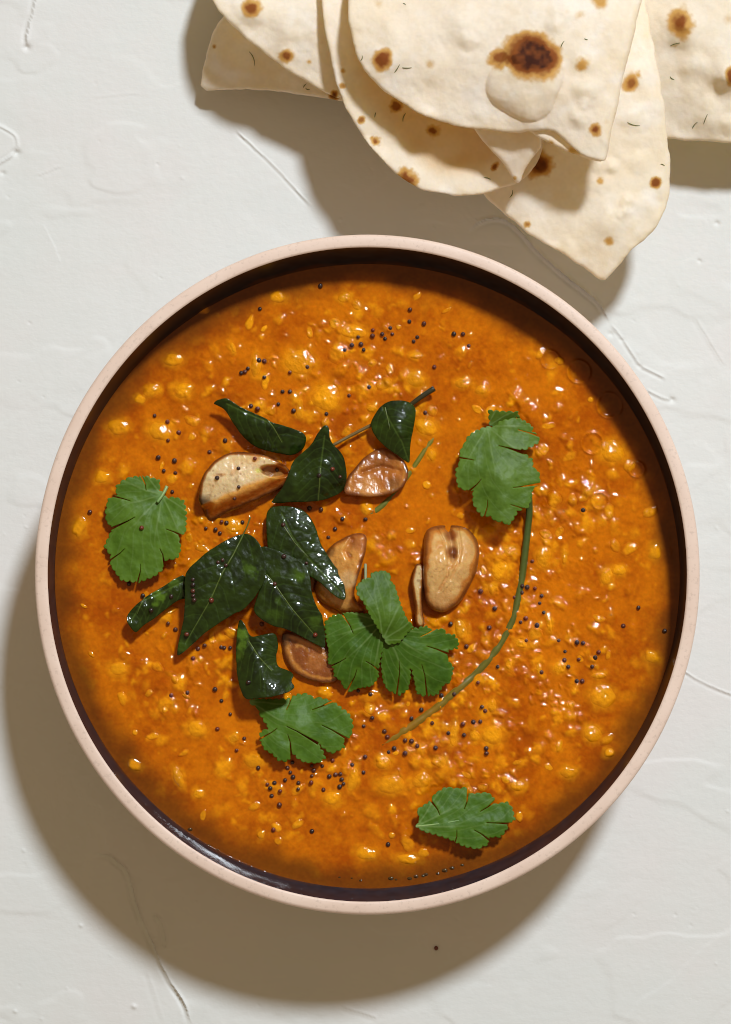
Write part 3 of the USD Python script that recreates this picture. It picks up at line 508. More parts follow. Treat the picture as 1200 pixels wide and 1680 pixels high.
curry_leaf('broad curry leaf with upright tip beside the pale garlic chip',
    [(532, 697), (540, 699), (540, 717), (547, 729.6), (561, 742), (567, 757), (570, 786), (565, 805), (547, 815), (524, 823), (488, 824), (459, 825), (442.5, 826), (451, 817), (465, 798), (474, 777), (480, 757), (497, 742), (513, 727.5), (522, 709)],
    [(533, 715), (527, 760), (525, 790), (522, 822)], [(535, 699, 10.5), (530, 730, 9), (500, 757, 7.5), (555, 750, 7), (525, 780, 8), (565, 800, 3.5), (522, 822, 4), (450, 824, 4), (480, 800, 7), (550, 790, 6.5)], 52, -0.02, rib=[(526, 768), (524, 795), (522, 822)])
curry_leaf('small curled curry leaf near the dark twig end above the shaded garlic chip',
    [(607.5, 697), (612, 685), (623, 668), (638, 657.5), (657, 656), (672, 659), (682, 668), (683, 678), (678, 707), (673, 733), (673, 748), (672.5, 761), (663, 755), (647, 743), (630, 732), (615, 715)],
    [(628, 668), (640, 690), (660, 725), (671, 757)], [(610, 695, 3.8), (640, 660, 5.5), (680, 670, 5), (650, 690, 8.5), (676, 710, 5.5), (671, 757, 3.2), (630, 727, 4.8), (660, 715, 8), (630, 680, 6)], 53, 0.0, rib=[(632, 668), (636, 685), (640, 705)], tone=1.25)
curry_leaf('shaded curry leaf in the middle reaching right towards the curled garlic',
    [(437, 832), (470, 829), (500, 836), (518, 862), (525, 890), (535, 906), (553, 935), (561, 936), (565, 958), (569, 984), (558, 984), (540, 970), (525, 955), (508, 945), (470, 925), (440, 908), (437, 870)],
    [(462, 842), (480, 880), (503, 912), (562, 975)], [(437, 840, 3), (500, 836, 3), (470, 870, 4.5), (525, 890, 3.5), (500, 925, 4.8), (440, 905, 4.2), (560, 938, 3.5), (566, 982, 6.6), (535, 950, 5)], 54, -0.01, rib=[(466, 864), (485, 892), (506, 914)], light=[(470, 980, 1, 0)])
curry_leaf('far left narrow curry leaf with pale green patch and blunt tip',
    [(306, 942), (290, 947), (272, 960), (258, 968), (242, 977), (217, 998), (207.5, 1012), (208, 1020), (213, 1028), (223, 1040), (233, 1028), (250, 1017), (270, 1002), (293, 983), (312, 982)],
    [(300, 955), (258, 975), (236, 985), (216, 1018)], [(305, 945, 4.5), (305, 980, 3.5), (258, 968, 5.5), (270, 1002, 3), (217, 998, 5.6), (208, 1018, 5.8), (223, 1038, 4.8), (250, 1016, 4.2), (240, 998, 6.6)], 57, 0.0, light=[(257, 978, 13, 0.95), (287, 952, 9, 0.5)], rib=[(238, 980), (231, 992), (225, 1007)])
curry_leaf('glossy curry leaf in the centre with red seed on its midrib',
    [(425, 893), (452, 902), (480, 911), (505, 930), (510, 950), (512, 975), (522, 1000), (530, 1010), (533, 1040), (535, 1066), (520, 1058), (495, 1045), (470, 1032), (450, 1028), (430, 1018), (415, 1003), (420, 985), (430, 958), (430, 925)],
    [(438, 943), (455, 965), (480, 1000), (515, 1040)], [(430, 900, 5.5), (480, 912, 5.5), (508, 945, 6.6), (438, 943, 6.5), (480, 1000, 7.5), (420, 1003, 5), (470, 1030, 5.5), (535, 1064, 5.2), (531, 1020, 6), (505, 980, 7)], 56, 0.02, light=[(488, 945, 10, 0.5), (518, 1020, 14, 0.4), (450, 1010, 10, 0.25), (455, 985, 8, 0.3)])
curry_leaf('large pointed curry leaf with pale midrib and a row of seeds on it',
    [(403, 873), (420, 883), (430, 898), (438, 920), (437, 945), (430, 962), (415, 985), (397, 1003), (385, 1006), (340, 1035), (310, 1063), (291, 1079), (290, 1068), (295, 1045), (302, 1015), (304, 975), (303, 945), (310, 932), (325, 918), (345, 902), (375, 884)],
    [(404, 868), (383, 910), (365, 940), (345, 985), (305, 1055)], [(403, 873, 6), (435, 925, 7.5), (430, 962, 7.2), (365, 940, 7.8), (304, 950, 6.2), (345, 985, 7.5), (303, 1000, 6), (350, 1030, 6), (291, 1077, 3.6), (397, 1003, 6)], 55, 0.015, light=[(412, 935, 14, 0.5), (420, 950, 8, 0.4), (300, 1060, 14, 0.3)], rib=[(411, 848), (404, 868), (383, 910), (365, 940), (345, 985), (312, 1042)])
curry_leaf('curry leaf with light green left edge lying lowest of the curry leaves',
    [(393, 1014), (402, 1023), (410, 1046), (425, 1043), (447, 1038), (455, 1043), (457, 1062), (453, 1078), (456, 1095), (470, 1098), (484, 1107), (477, 1118), (486, 1128), (470, 1138), (445, 1144), (420, 1146), (402, 1149), (393, 1127), (388, 1100), (387, 1067), (389, 1033)],
    [(402, 1030), (410, 1055), (425, 1078), (446, 1100)], [(393, 1018, 4), (390, 1080, 4.2), (402, 1147, 8), (425, 1075, 8), (450, 1050, 6), (480, 1115, 9), (445, 1142, 10.5), (430, 1110, 9.5), (455, 1085, 5)], 58, 0.0, light=[(397, 1038, 11, 0.9), (396, 1058, 10, 0.85), (394, 1076, 8, 0.6), (475, 1128, 8, 0.3)], rib=[(408, 1052), (425, 1078), (446, 1101)])
tw = thing('curry_leaf_twig', 'thin brown twig with dark cut end behind the small curled leaf', 'twig')
c = spline3([(713, 637, SZ + 3.6), (690, 652, SZ + 3.2), (668, 668, SZ + 2.2), (640, 683, SZ + 2.2), (610, 697, SZ + 3), (575, 715, SZ + 3), (545, 731, SZ + 3.5), (530, 738, SZ + 3)], 60)
v, f = tube_mesh(proj(c[:, 0], c[:, 1], c[:, 2]), np.interp(np.arange(60), [0, 12, 24, 59], [0.00095, 0.0008, 0.0006, 0.0005]), 10)
tcol = np.repeat(np.array([mixc((0.035, 0.03, 0.012), (0.16, 0.10, 0.03), [sstep(8, 26, k)])[0] for k in range(60)]), 10, 0)
obj('stalk', v, f, M_stem, tw, np.vstack([tcol, tcol[:1], tcol[-1:]]))

# ------------------------------------------------------------------ fried garlic
def garlic_col(seed, brown_w, dark=(), pale=(0.82, 0.60, 0.34), shade=None, patches=()):
    def cf(p, d, z):
        c = mixc(pale, np.asarray(pale) * [0.93, 0.84, 0.68], np.clip(0.5 + 0.8 * n2(p, 20, seed, 3), 0, 1))
        w = 1.7 * brown_w * np.clip(1 + 0.9 * n2(p, 24, seed + 1, 3), 0.25, 2); e = sstep(1.0, 0.0, d / np.maximum(w, 1))
        c = mixc(c, (0.56, 0.21, 0.035), 0.75 * sstep(0.08, 0.6, n2(p, 18, seed + 7, 3) + 0.25 * n2(p, 5, seed + 8, 2)))
        c = mixc(c, (0.24, 0.08, 0.02), 0.5 * sstep(0.38, 0.7, n2(p, 6, seed + 9, 2)))
        c = mixc(c, (0.56, 0.20, 0.032), sstep(0.03, 0.45, e)); c = mixc(c, (0.20, 0.055, 0.012), sstep(0.45, 1.0, e))
        c = mixc(c, (0.15, 0.038, 0.008), np.clip(0.55 + 1.3 * n2(p, 30, seed + 16, 2), 0.05, 0.95) * sstep(6.5, 1.0, d + 3 * n2(p, 14, seed + 15, 2)))
        for x, y, r, s, cc in [(*k, (0.03, 0.010, 0.005)) for k in dark] + list(patches):
            k = np.hypot(p[:, 0] - x, p[:, 1] - y) / r + 0.35 * n2(p, r, seed + 3, 3); c = mixc(c, cc, s * sstep(1.1, 0.35, k))
        return c, c * 0.5
    return cf
def gthing(label): return thing('garlic_chip', label, 'garlic', 'fried garlic chips on the curry')
def chip(label, outline, ctrl, seed, colf, round_w=10, round_h=2.0, grooves=(), holes=(), amp=0.2, slope=False):
    t = gthing(label); zc = zctrl(np.asarray(ctrl, float) + [0, 0, SZ])
    def zf(p, d):
        z = zc(p) + amp * n2(p, 24, seed, 3) + 0.22 * n2(p, 9, seed + 11, 2) + 0.16 * n2(p * [1.0, 0.35], 6, seed + 12, 2)
        if slope: z -= 3.4 * sstep(-4, 8, (p[:, 0] - 326) * 0.5 + (p[:, 1] - 806) * 0.9 - 26) * sstep(26, 4, d)
        for line, w, dep in grooves: z -= dep * np.exp(-(segdist(p, line)[0] / w) ** 2)
        for x, y, a, b, rot, dep in holes:
            c, s = math.cos(rot), math.sin(rot); dx, dy = p[:, 0] - x, p[:, 1] - y
            z -= dep * sstep(1.1, 0.75, np.hypot((c * dx + s * dy) / a, (-s * dx + c * dy) / b))
        return z
    plate('slice', outline, zf, 2, M_garlic, t, colf, res=1.2, smooth_it=2, edge_noise=1.2, edge_scale=16, round_w=round_w, round_h=round_h, seed=seed, zbot=lambda p, d: np.full(len(p), SZ - 0.8) + 0 * d)
    return t
G1 = [(382, 741), (399, 741), (417.5, 743), (438, 747), (455, 755.6), (470, 765), (478, 775.5), (480, 785), (470, 795), (459, 803), (438, 813), (413, 825), (390, 836), (367, 843), (353, 854), (342, 856), (336, 846), (328, 826), (325, 818), (329, 798), (332, 782), (342.5, 765), (359, 750)]
def g1col(p, d, z):
    c, cb = garlic_col(61, 4, [(332, 828, 22, 0.9), (346, 852, 18, 1.0)], (0.82, 0.60, 0.34))(p, d, z)
    lo = (p[:, 0] - 326) * 0.50 + (p[:, 1] - 806) * 0.90 - 26 + 4 * n2(p, 26, 3, 2)
    band = sstep(-6, 4, lo) * sstep(36, 26, d + 4 * n2(p, 18, 5, 2))
    c = mixc(c, (0.80, 0.33, 0.04), 0.9 * band); c = mixc(c, (0.46, 0.11, 0.010), 0.95 * band * sstep(23, 12, d)); c = mixc(c, (0.10, 0.025, 0.007), 0.9 * band * sstep(9, 3, d))
    hole = np.hypot((p[:, 0] - 450) / 25, (p[:, 1] - 772) / 11); c = mixc(c, (0.30, 0.12, 0.025), sstep(1.0, 0.7, hole)); c = mixc(c, (0.62, 0.55, 0.10), 0.8 * sstep(1.0, 0.3, np.hypot((p[:, 0] - 424) / 8, (p[:, 1] - 772) / 6)))
    return c, cb
chip('large pale garlic chip with browned rim, open hole and seeds on it', G1,
     [(382, 745, 9.5), (470, 770, 9.8), (460, 800, 7.8), (390, 830, 8.2), (345, 848, 5.2), (328, 822, 7), (335, 785, 9), (400, 785, 10.6)], 61, g1col, 7, 1.4, slope=True, holes=[(450, 773, 24, 10, 0.16, 3.2)])
chip('shaded translucent brown garlic chip under the small curled leaf',
     [(567, 790), (573, 778), (583, 768), (593, 755), (607, 743), (627, 733), (647, 742), (663, 755), (672, 772), (666, 795), (647, 810), (615, 816), (587, 814), (562, 812)],
     [(567, 790, 3.5), (590, 765, 3), (627, 737, 2.2), (668, 772, 4.6), (647, 806, 4.4), (600, 814, 4.4), (620, 785, 3.2)], 62,
     garlic_col(62, 9, [(672, 770, 9, 0.7)], (0.46, 0.150, 0.025), patches=[(625, 748, 30, 0.8, (0.28, 0.075, 0.012)), (605, 800, 24, 0.8, (0.64, 0.27, 0.07)), (645, 795, 16, 0.7, (0.20, 0.08, 0.02))]), 6, 0.8, grooves=[([(595, 775), (625, 765), (655, 772)], 4, 0.9)])
chip('curled golden brown garlic chip left of the coriander sprig',
     [(532, 911), (539, 899.5), (553.5, 888), (573, 877), (593, 873), (603, 880), (602, 897), (597, 919), (590, 939), (583, 962), (581, 976), (587, 990), (601, 1002), (590, 1008), (567, 1009), (545, 999), (525, 987), (512, 967), (520, 945), (535, 930)],
     [(535, 912, 3), (573, 880, 5), (600, 882, 7), (590, 935, 8), (560, 940, 5), (582, 970, 7), (600, 1002, 4.5), (560, 1005, 3.4), (520, 975, 2.5)], 63,
     garlic_col(63, 7, [(541, 905, 12, 0.6)], (0.70, 0.31, 0.07), patches=[(585, 890, 22, 0.75, (0.34, 0.10, 0.025)), (572, 950, 16, 0.5, (0.80, 0.52, 0.25))]), 12, 2.4, grooves=[([(577, 885), (567, 905), (572, 915)], 4, 1.4)])
chip('oval garlic chip with a split core right of the coriander sprig',
     [(697, 872), (706.5, 865), (721, 862), (743, 860), (766, 863), (780, 876), (787, 899), (786, 928), (775, 956), (760, 982), (746, 997), (729, 1005), (712, 1003), (699, 990), (694.5, 970), (694.5, 925)],
     [(698, 872, 3.5), (743, 862, 2), (785, 900, 3.5), (775, 956, 4.2), (729, 1002, 5.4), (697, 970, 6.4), (720, 920, 8.6), (760, 920, 7.6)], 64,
     garlic_col(64, 9, [(720, 1004, 11, 0.75), (744, 998, 9, 0.6)], (0.72, 0.42, 0.155), patches=[(742, 905, 13, 0.95, (0.22, 0.055, 0.010)), (740, 878, 14, 0.9, (0.30, 0.08, 0.016)), (725, 985, 24, 0.7, (0.52, 0.25, 0.08)), (768, 900, 20, 0.45, (0.50, 0.22, 0.06))]), 15, 3.0,
     grooves=[([(735, 868), (741, 890), (744, 915)], 6.5, 3.6), ([(744, 915), (740, 930)], 4, 1.3), ([(718, 868), (730, 890), (736, 915), (735, 945), (722, 968)], 2.4, 0.9), ([(752, 866), (757, 900), (752, 925), (740, 950)], 2.4, 0.8)])
chip('thin garlic sliver standing against the oval garlic chip',
     [(681, 928), (685, 924), (694, 927), (695, 948), (692, 976), (694, 1004), (698, 1028), (688, 1031), (681, 1021), (682, 999), (678, 970), (675, 950)], [(685, 926, 4.2), (678, 960, 4.4), (695, 970, 5), (690, 1028, 3.6)], 65,
     garlic_col(65, 3, [(684, 924, 5, 0.7)], (0.80, 0.53, 0.25)), 4, 0.9)
chip('dark reddish brown garlic chip between the centre curry leaf and coriander',
     [(462, 1036), (480, 1036), (500, 1045), (537, 1060), (550, 1080), (558, 1112), (548, 1121), (525, 1121), (505, 1115), (485, 1106), (472, 1090), (463, 1065)], [(465, 1040, 2), (537, 1062, 3.2), (550, 1115, 3), (480, 1100, 2.6), (510, 1080, 3.6)], 66,
     garlic_col(66, 10, [(468, 1050, 14, 0.6)], (0.27, 0.070, 0.012), patches=[(520, 1085, 22, 0.7, (0.46, 0.15, 0.03))]), 6, 0.9)  # reddish brown chip, its colour darkened to hold the leaf shade over it

# ------------------------------------------------------------------ coriander
def cor_col(base, seed, tone=(1, 1, 1), nrays=11):
    def cf(p, d, z):
        v = p - np.asarray(base, float); r = np.hypot(v[:, 0], v[:, 1]); a = np.arctan2(v[:, 1], v[:, 0]) + 0.10 * n2(p, 40, seed + 5, 2)
        c = mixc((0.072, 0.116, 0.010), (0.138, 0.188, 0.030), np.clip(0.5 + 0.8 * n2(p, 40, seed, 3) + 0.4 * n2(p, 6, seed + 1, 2), 0, 1)) * np.asarray(tone) * np.array([1.0, 1.12, 0.85])
        c = mixc(c, np.array((0.11, 0.21, 0.012)), 0.35 * sstep(9, 0, d + 4 * n2(p, 14, seed + 6, 2)))
        u = (a / (2 * np.pi) * nrays) % 1.0; w = np.minimum(u, 1 - u) * 2 * np.pi * r / nrays
        br = (a / (2 * np.pi) * nrays * 3 + 0.02 * r) % 1.0; w2 = np.minimum(br, 1 - br) * 2 * np.pi * r / nrays / 3
        c = mixc(c, (0.17, 0.26, 0.07), 0.6 * sstep(2.0, 0.4, w) * sstep(110, 30, r)); c = mixc(c, (0.135, 0.215, 0.05), 0.4 * sstep(1.4, 0.3, w2) * sstep(25, 45, r))
        c = mixc(c, (0.20, 0.34, 0.10), 0.6 * sstep(14, 3, r)); return c, c * 0.6 + np.array([0.05, 0.09, 0.03])
    return cf
def cor_z(ctrl, base, seed, nrays=11, amp=0.5):
    zc = zctrl(np.asarray(ctrl, float) + [0, 0, SZ + 0.9])
    def zf(p, d):
        v = p - np.asarray(base, float); r = np.hypot(v[:, 0], v[:, 1]); a = np.arctan2(v[:, 1], v[:, 0]) + 0.10 * n2(p, 40, seed + 5, 2)
        return zc(p) + 0.12 * np.cos(a * nrays) * sstep(5, 50, r) + amp * n2(p, 34, seed, 2) + 0.22 * n2(p, 13, seed + 3, 2) + 0.08 * n2(p, 6, seed + 2, 2)
    return zf
def zpts(lst, ox, oy, s): return [(ox + x / s, oy + y / s) for x, y in lst]
def cleaf(t, name, outline, base, ctrl, seed, tone=(1, 1, 1), teeth=(10.5, 3.6), nrays=11, amp=0.95, clefts=()):
    return plate(name, outline, cor_z(ctrl, base, seed, nrays, amp), 0.35, M_coriander, t, cor_col(base, seed, tone, nrays), res=1.1, smooth_it=0, teeth=teeth, round_w=2.5, round_h=0.1, edge_th=0.2, seed=seed, clefts=clefts)
GC = 'coriander leaves on the curry'
def stem(t, pts, r0, r1, ca, cb, n=40, name='stem'):
    c = spline3(pts, n); v, f = tube_mesh(proj(c[:, 0], c[:, 1], c[:, 2]), np.linspace(r0, r1, n), 8)
    k = mixc(ca, cb, np.linspace(0, 1, n))
    if n == 90: k = mixc(k, (0.42, 0.125, 0.003), np.clip(np.linspace(-0.7, 0.6, n), 0, 1) * np.clip(0.75 + 0.7 * n2(c[:, :2], 22, 61, 2), 0, 1)); c[:, 2] += 0.3 * n2(c[:, :2], 16, 62, 2) * (np.arange(n) > 40); v, f = tube_mesh(proj(c[:, 0], c[:, 1], c[:, 2]), np.linspace(r0, r1, n) * np.where(np.arange(n) > 45, 1 + 0.25 * n2(c[:, :2], 14, 63, 2), 1), 8)
    k = np.repeat(k, 8, 0); return obj(name, v, f, M_stem, t, np.vstack([k, k[:1], k[-1:]]))
L1 = zpts([(195, 572), (280, 568), (360, 590), (362, 650), (380, 665), (400, 695), (450, 690), (500, 710), (515, 770), (515, 830), (510, 900), (470, 915), (485, 990), (465, 1045), (385, 1060), (380, 1110), (330, 1150), (240, 1185), (140, 1175), (105, 1130), (75, 1085), (75, 1030), (38, 975), (60, 930), (85, 870), (50, 830), (45, 780), (60, 700), (110, 680), (105, 630), (150, 590)], 160, 620, 3.53)
t = thing('coriander_leaf', 'broad coriander leaf lying alone at the left of the bowl with one seed on it', 'coriander', GC)
cleaf(t, 'blade', L1, (266, 812), [(230, 785, 3.4), (300, 830, 4.2), (266, 812, 2.2), (200, 950, 3), (290, 930, 4.4), (175, 840, 3), (235, 870, 5), (180, 900, 2.2)], 71, (0.80, 0.97, 0.75), clefts=[(222, 848, 182, 868, 3.5), (272, 868, 302, 880, 3), (214, 822, 178, 812, 2.5), (262, 900, 270, 925, 2.5), (230, 925, 226, 958, 2), (205, 900, 180, 920, 2), (240, 805, 232, 780, 2)])
stem(t, [(274, 798, SZ + 3), (268, 810, SZ + 3.7), (258, 824, SZ + 4.4)], 0.0006, 0.0005, (0.28, 0.38, 0.14), (0.18, 0.32, 0.09), 14)
L2 = zpts([(590, 200), (640, 200), (665, 172), (705, 160), (760, 150), (800, 165), (850, 200), (845, 222), (880, 250), (885, 285), (820, 322), (762, 332), (800, 345), (850, 380), (850, 420), (885, 450), (890, 510), (850, 540), (840, 600), (825, 640), (770, 660), (735, 720), (710, 740), (690, 725), (640, 715), (615, 690), (570, 690), (545, 660), (520, 620), (520, 550), (480, 550), (440, 530), (430, 490), (425, 440), (445, 400), (450, 330), (480, 280), (490, 255), (530, 225)], 620, 640, 3.333)
t = thing('coriander_leaf', 'large coriander leaf at the upper right with its stalk running down right', 'coriander', GC)
cleaf(t, 'folded_lobe', zpts([(605, 108), (680, 115), (770, 118), (775, 150), (720, 170), (680, 205), (640, 220), (612, 190)], 620, 640, 3.333), (800, 700), [(803, 675, 5), (850, 680, 5.4), (810, 705, 3), (835, 692, 4.0)], 73, (0.7, 0.75, 0.6), amp=0.2)
cleaf(t, 'blade', L2, (800, 699), [(800, 699, 5), (870, 690, 6), (885, 725, 5.5), (755, 770, 7), (885, 790, 7.5), (832, 860, 9.5), (815, 780, 10), (780, 830, 7.5), (870, 840, 8)], 72, (0.92, 1.03, 1.1), nrays=9, clefts=[(818, 731, 852, 740, 3.5), (790, 786, 768, 808, 3), (842, 800, 880, 795, 2.5), (778, 755, 750, 750, 2.5), (838, 828, 868, 838, 2), (800, 820, 795, 850, 2), (850, 705, 884, 715, 1.6)])
stem(t, [(868, 815, SZ + 5), (869, 838, SZ + 3.2), (866, 870, SZ + 1.6), (862, 905, SZ + 0.9)] + [(x_, y_, soup_at(x_, y_) + o_) for x_, y_, o_ in [(857, 945, 0.0), (851, 980, -0.5), (842, 1015, -0.95), (828, 1045, -0.9), (808, 1075, -0.95), (782, 1104, -1.1), (755, 1128, -0.95), (722, 1157, -1.05), (690, 1181, -1.0), (655, 1205, -1.45), (628, 1222, -1.8)]],
     0.0011, 0.0017, (0.05, 0.09, 0.02), (0.20, 0.15, 0.01), 90)
t = thing('herb_stalk', 'sunken green herb stalk crossing behind the shaded garlic chip', 'stalk')
stem(t, [(x_, y_, soup_at(x_, y_) + o_) for x_, y_, o_ in [(722, 705, -1.3), (700, 735, -0.9), (680, 765, -0.8), (655, 800, -0.9), (625, 832, -0.7), (604, 845, -1.3)]], 0.0010, 0.0012, (0.22, 0.17, 0.01), (0.12, 0.14, 0.02), 40)
L3 = zpts([(95, 395), (130, 375), (250, 378), (330, 375), (380, 350), (440, 345), (475, 370), (520, 370), (590, 390), (640, 430), (680, 460), (700, 500), (705, 540), (690, 600), (650, 615), (655, 660), (580, 695), (540, 670), (492, 628), (530, 680), (545, 722), (500, 750), (420, 745), (380, 720), (350, 688), (345, 722), (320, 740), (270, 735), (240, 700), (190, 670), (162, 610), (165, 570), (215, 545), (170, 480), (150, 430)], 380, 1040, 3.53)
t = thing('coriander_leaf', 'half shaded coriander leaf just above the lower cluster of mustard seeds', 'coriander', GC)
cleaf(t, 'blade', L3, (410, 1152), [(407, 1152, 1.2), (505, 1140, 2.2), (578, 1190, 4), (560, 1235, 3), (500, 1250, 3.4), (440, 1230, 4.4), (428, 1205, 3.2), (490, 1195, 5)], 74, (0.62, 0.84, 0.6), nrays=13, clefts=[(470, 1192, 516, 1216, 2.5), (472, 1205, 479, 1240, 2.5), (528, 1190, 570, 1212, 2.5), (512, 1165, 548, 1150, 2.5), (470, 1165, 480, 1135, 2), (455, 1195, 428, 1212, 2)])
L4 = zpts([(97, 915), (112, 890), (102, 850), (150, 820), (170, 790), (210, 765), (260, 770), (290, 765), (303, 790), (370, 785), (395, 805), (395, 830), (445, 820), (465, 845), (475, 890), (450, 905), (440, 930), (420, 955), (380, 955), (370, 985), (330, 1000), (280, 990), (230, 965), (170, 945), (130, 935)], 640, 960, 2.3077)
t = thing('coriander_leaf', 'small coriander leaf lying alone near the bottom edge of the curry', 'coriander', GC)
cleaf(t, 'blade', L4, (684, 1356), [(684, 1356, 5), (700, 1320, 4.4), (760, 1295, 3.4), (835, 1320, 3.6), (842, 1350, 4.2), (790, 1390, 4.8), (725, 1370, 5.6), (765, 1345, 5)], 75, (0.56, 0.80, 0.5), nrays=13, clefts=[(762, 1328, 769, 1297, 3), (788, 1332, 814, 1314, 3), (798, 1350, 845, 1352, 3), (778, 1362, 803, 1378, 2.5), (722, 1338, 708, 1314, 2.5), (750, 1362, 745, 1390, 2)])
stem(t, [(683, 1356, SZ + 5.6), (720, 1352, SZ + 5.9), (760, 1345, SZ + 5.5)], 0.0004, 0.0002, (0.30, 0.42, 0.14), (0.14, 0.26, 0.07), 14, 'midrib')
t = thing('coriander_sprig', 'three-lobed coriander sprig in the centre over the garlic chips', 'coriander', GC)
Z6 = lambda l: zpts(l, 460, 840, 3.53)
cleaf(t, 'leaflet', Z6([(255, 640), (300, 600), (400, 580), (520, 590), (600, 640), (612, 720), (590, 800), (572, 900), (570, 960), (530, 1010), (450, 1022), (400, 1045), (365, 1015), (350, 980), (310, 950), (310, 910), (275, 870), (280, 800), (265, 740)]), (628, 1020), [(540, 1020, 5), (630, 1025, 7.2), (535, 1070, 4.6), (565, 1130, 3), (620, 1110, 4.6), (585, 1075, 6.6)], 76, (0.52, 0.74, 0.48), teeth=(8, 3.0), clefts=[(568, 1080, 535, 1097, 2.5), (586, 1098, 570, 1134, 2.5), (600, 1085, 622, 1100, 2), (580, 1040, 560, 1004, 2)])
cleaf(t, 'leaflet', Z6([(600, 750), (690, 690), (850, 660), (875, 682), (950, 675), (962, 705), (1010, 710), (1035, 750), (1030, 790), (975, 802), (970, 850), (1005, 900), (1000, 930), (985, 990), (950, 1000), (910, 1060), (830, 1068), (790, 1050), (775, 970), (752, 885), (757, 960), (740, 1030), (690, 1065), (620, 1030), (595, 980), (583, 880), (590, 800)]), (632, 1035), [(635, 1040, 7.6), (700, 1030, 7.4), (750, 1055, 4.4), (740, 1110, 3.4), (700, 1140, 3), (650, 1140, 3.6), (628, 1090, 5), (685, 1080, 7)], 77, (0.48, 0.70, 0.43), teeth=(9, 3.3), clefts=[(700, 1060, 740, 1074, 3), (692, 1090, 702, 1142, 2), (690, 1045, 722, 1028, 2), (655, 1085, 652, 1142, 2)])
cleaf(t, 'leaflet', Z6([(440, 430), (480, 390), (520, 380), (530, 350), (600, 338), (640, 360), (640, 400), (662, 420), (700, 540), (735, 620), (775, 665), (740, 700), (690, 760), (620, 770), (580, 700), (520, 600), (480, 520), (445, 480)]), (628, 1050), [(590, 960, 11), (615, 938, 9), (645, 945, 8.5), (660, 1000, 9.5), (678, 1030, 8.6), (630, 1050, 8.6), (605, 1010, 13), (630, 970, 10.5)], 78, (0.62, 0.78, 0.5), teeth=(9, 2.6))
stem(t, [(600, 926, SZ + 2), (600, 945, SZ + 4.5), (606, 985, SZ + 8.5), (628, 1035, SZ + 8.6)], 0.0005, 0.0004, (0.35, 0.36, 0.2), (0.10, 0.2, 0.05), 24)

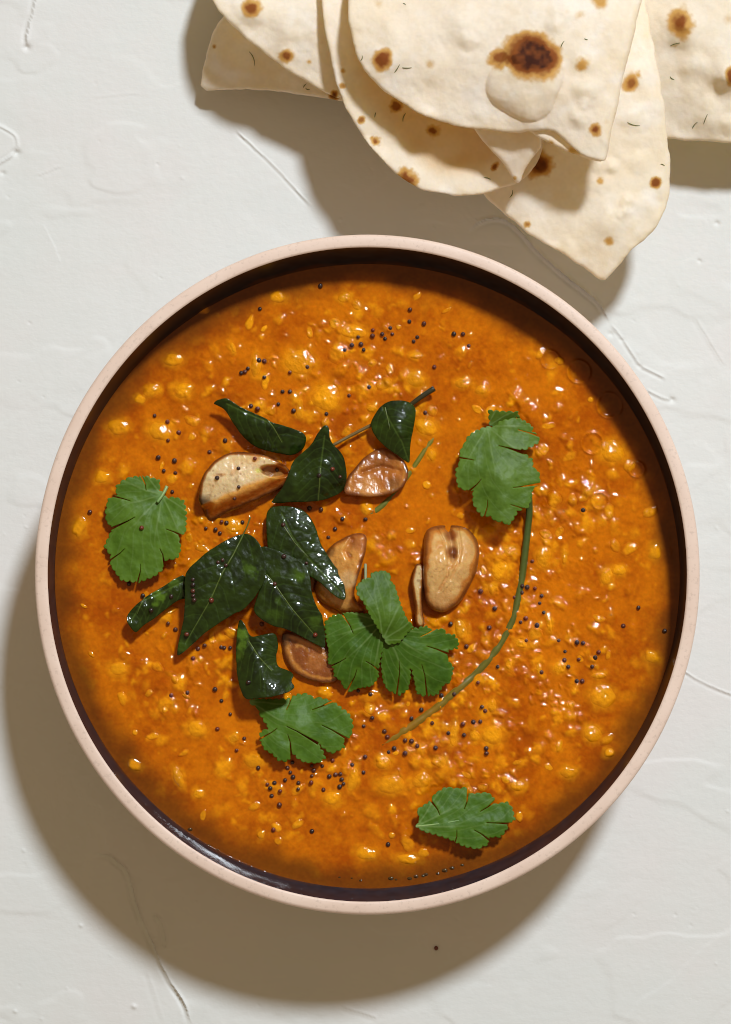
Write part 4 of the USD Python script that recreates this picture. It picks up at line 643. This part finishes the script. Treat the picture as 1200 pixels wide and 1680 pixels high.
# ------------------------------------------------------------------ mustard seeds
SEEDS = {
 'in the row along the top above the twig': [(673, 508), (672, 527.5), (696, 531), (612, 541.5), (611.5, 551), (588, 553), (592.5, 565), (597, 574), (566, 574), (577.5, 566.5), (627.5, 548), (640.6, 538), (644, 548), (632, 555.6), (685, 553), (679, 560), (745, 548), (760, 548), (769.6, 567), (713, 602), (606, 635), (573, 649), (698, 677)],
 'on the curry above the long curry leaf': [(426.7, 506.7), (425, 591), (434, 592.5), (407, 604.6), (396, 612), (402, 610), (434, 619), (476, 611), (504.6, 602), (464, 642.5), (476, 642.5), (457, 663), (482, 674), (526, 469), (536, 679), (423, 670.6), (412, 666)],
 'on the curry left of the pale garlic chip': [(254, 682), (275, 692), (293.5, 709.6), (276, 722.5), (260, 750.6), (286.5, 756), (269, 772.5), (288, 776), (282.7, 807), (148, 840), (369.6, 723), (344, 741.5)],
 'on the alone lying left coriander leaf': [(232.7, 866)],
 'stuck on the pale garlic chip': [(418.5, 752.5), (391.5, 768.5), (356.5, 784), (392, 799), (385, 818), (455, 771)],
 'just under the pale garlic chip': [(364, 856), (372, 858), (398, 857), (354, 869), (361, 875), (338, 867)],
 'stuck on the dark curry leaves': [(524, 780), (546, 769.6), (558, 782), (465, 861), (466, 913), (503, 924), (451, 958), (517.5, 1041.7), (281, 978.7), (248, 1001), (306.7, 1041), (316.7, 951), (317, 959.5), (316.7, 969.7), (317, 977.5), (319, 984.5), (347, 985), (358, 922.5), (365.5, 919), (371, 927.5), (408, 1119.6)],
 'on the curry between curry leaves and curled garlic': [(508, 834), (527, 836), (562, 851.5), (550, 868), (539, 881.7), (600, 852), (429.7, 1024)],
 'on the curry under the large pointed curry leaf': [(211.7, 958), (234.7, 977.5), (276, 1023), (288, 1033), (325, 1064.6), (336, 1059), (317, 1080), (281, 1141), (308, 1136.5), (363, 1062), (368, 1063), (378, 1063), (353, 1131), (363.5, 1150), (357, 1196), (378, 1172), (401, 1211.7), (388.5, 1231), (424, 1260)],
 'in the dense cluster under the half shaded coriander leaf': [(472, 1260), (476.7, 1267.5), (481, 1275), (490, 1284.6), (489.6, 1294.6), (468, 1280), (450.6, 1284.6), (439, 1287), (443.7, 1293.5), (460, 1298), (446, 1306), (459, 1320.6), (480, 1251), (511.7, 1256.7), (515, 1264), (512, 1273), (511, 1284), (529, 1257), (546, 1248), (540.6, 1274), (551, 1271), (559, 1270), (561, 1279), (564, 1286), (557.6, 1291), (531, 1296), (578, 1255), (596.7, 1267.5), (599.5, 1241.7)],
 'on the smooth curry near the bottom wall of the bowl': [(449, 1361.5), (512, 1364), (637, 1385.6)],
 'along the lower end of the sunken green stalk': [(597, 1191.6), (611, 1178), (631, 1200), (636, 1209), (665, 1215), (675.5, 1216), (685, 1224), (665, 1236), (647, 1228), (638, 1234), (675.5, 1179), (691.6, 1164.6), (709.5, 1186.5), (715, 1227), (608, 1139), (588, 1133.5), (760, 1188), (777, 1184.6), (788.5, 1184), (736, 1203), (761.7, 1206), (791, 1160), (796.5, 1166.5), (798, 1228), (798.5, 1236), (724.6, 1141), (745.4, 1139), (784.6, 1120)],
 'on the curry around the upper right coriander stalk': [(873.7, 921), (857.5, 961.5), (856.7, 972.5), (865.4, 963.5), (878, 965.6), (889, 977.7), (886, 989.6), (892.5, 1005), (844.6, 980), (812, 998.5), (803, 1030), (863, 1014.6), (854.6, 1021), (881.5, 1026), (864, 1051), (789, 970), (817, 1094), (739.7, 1024), (765.7, 1060.5), (957, 837)],
 'in the loose cluster at the right of the curry': [(917, 1051), (957, 1055), (947, 1054), (927.5, 1069), (926.5, 1083), (950, 1082), (982.7, 1070), (977, 1079), (932.7, 1094), (889, 1103), (1023, 1027), (972, 1094), (1048, 997), (1091, 1035), (946.7, 1117.5), (955.6, 1117.5)]}
ic3 = trimesh.creation.icosphere(subdivisions=3); SEEDPOS = []
for where, pts in SEEDS.items():
    for x, y in pts:
        r = rng.uniform(3.0, 4.4) * 0.2e-3 * 0.98; z0 = top_at(x, y)
        u = ic3.vertices * (1 + 0.05 * n2(ic3.vertices[:, :2] * 30 + x, 25, 3, 2))[:, None] * [1, rng.uniform(0.9, 1.1), 0.95]
        c = proj(x, y, z0); c[2] += r * rng.uniform(0.0, 0.7)
        tag(obj('mustard_seed', u * r + c, ic3.faces, M_seed, None, None, c), 'tiny round mustard seed ' + where, 'mustard seed', 'mustard seeds ' + where)
u = ic3.vertices * 0.00072; c = proj(716, 1556, 0.5)
tag(obj('black_speck', u * [1, 1.1, 0.8] + c, ic3.faces, M_seed, None, None, c), 'tiny black speck alone on the shaded plaster below the bowl', 'speck')
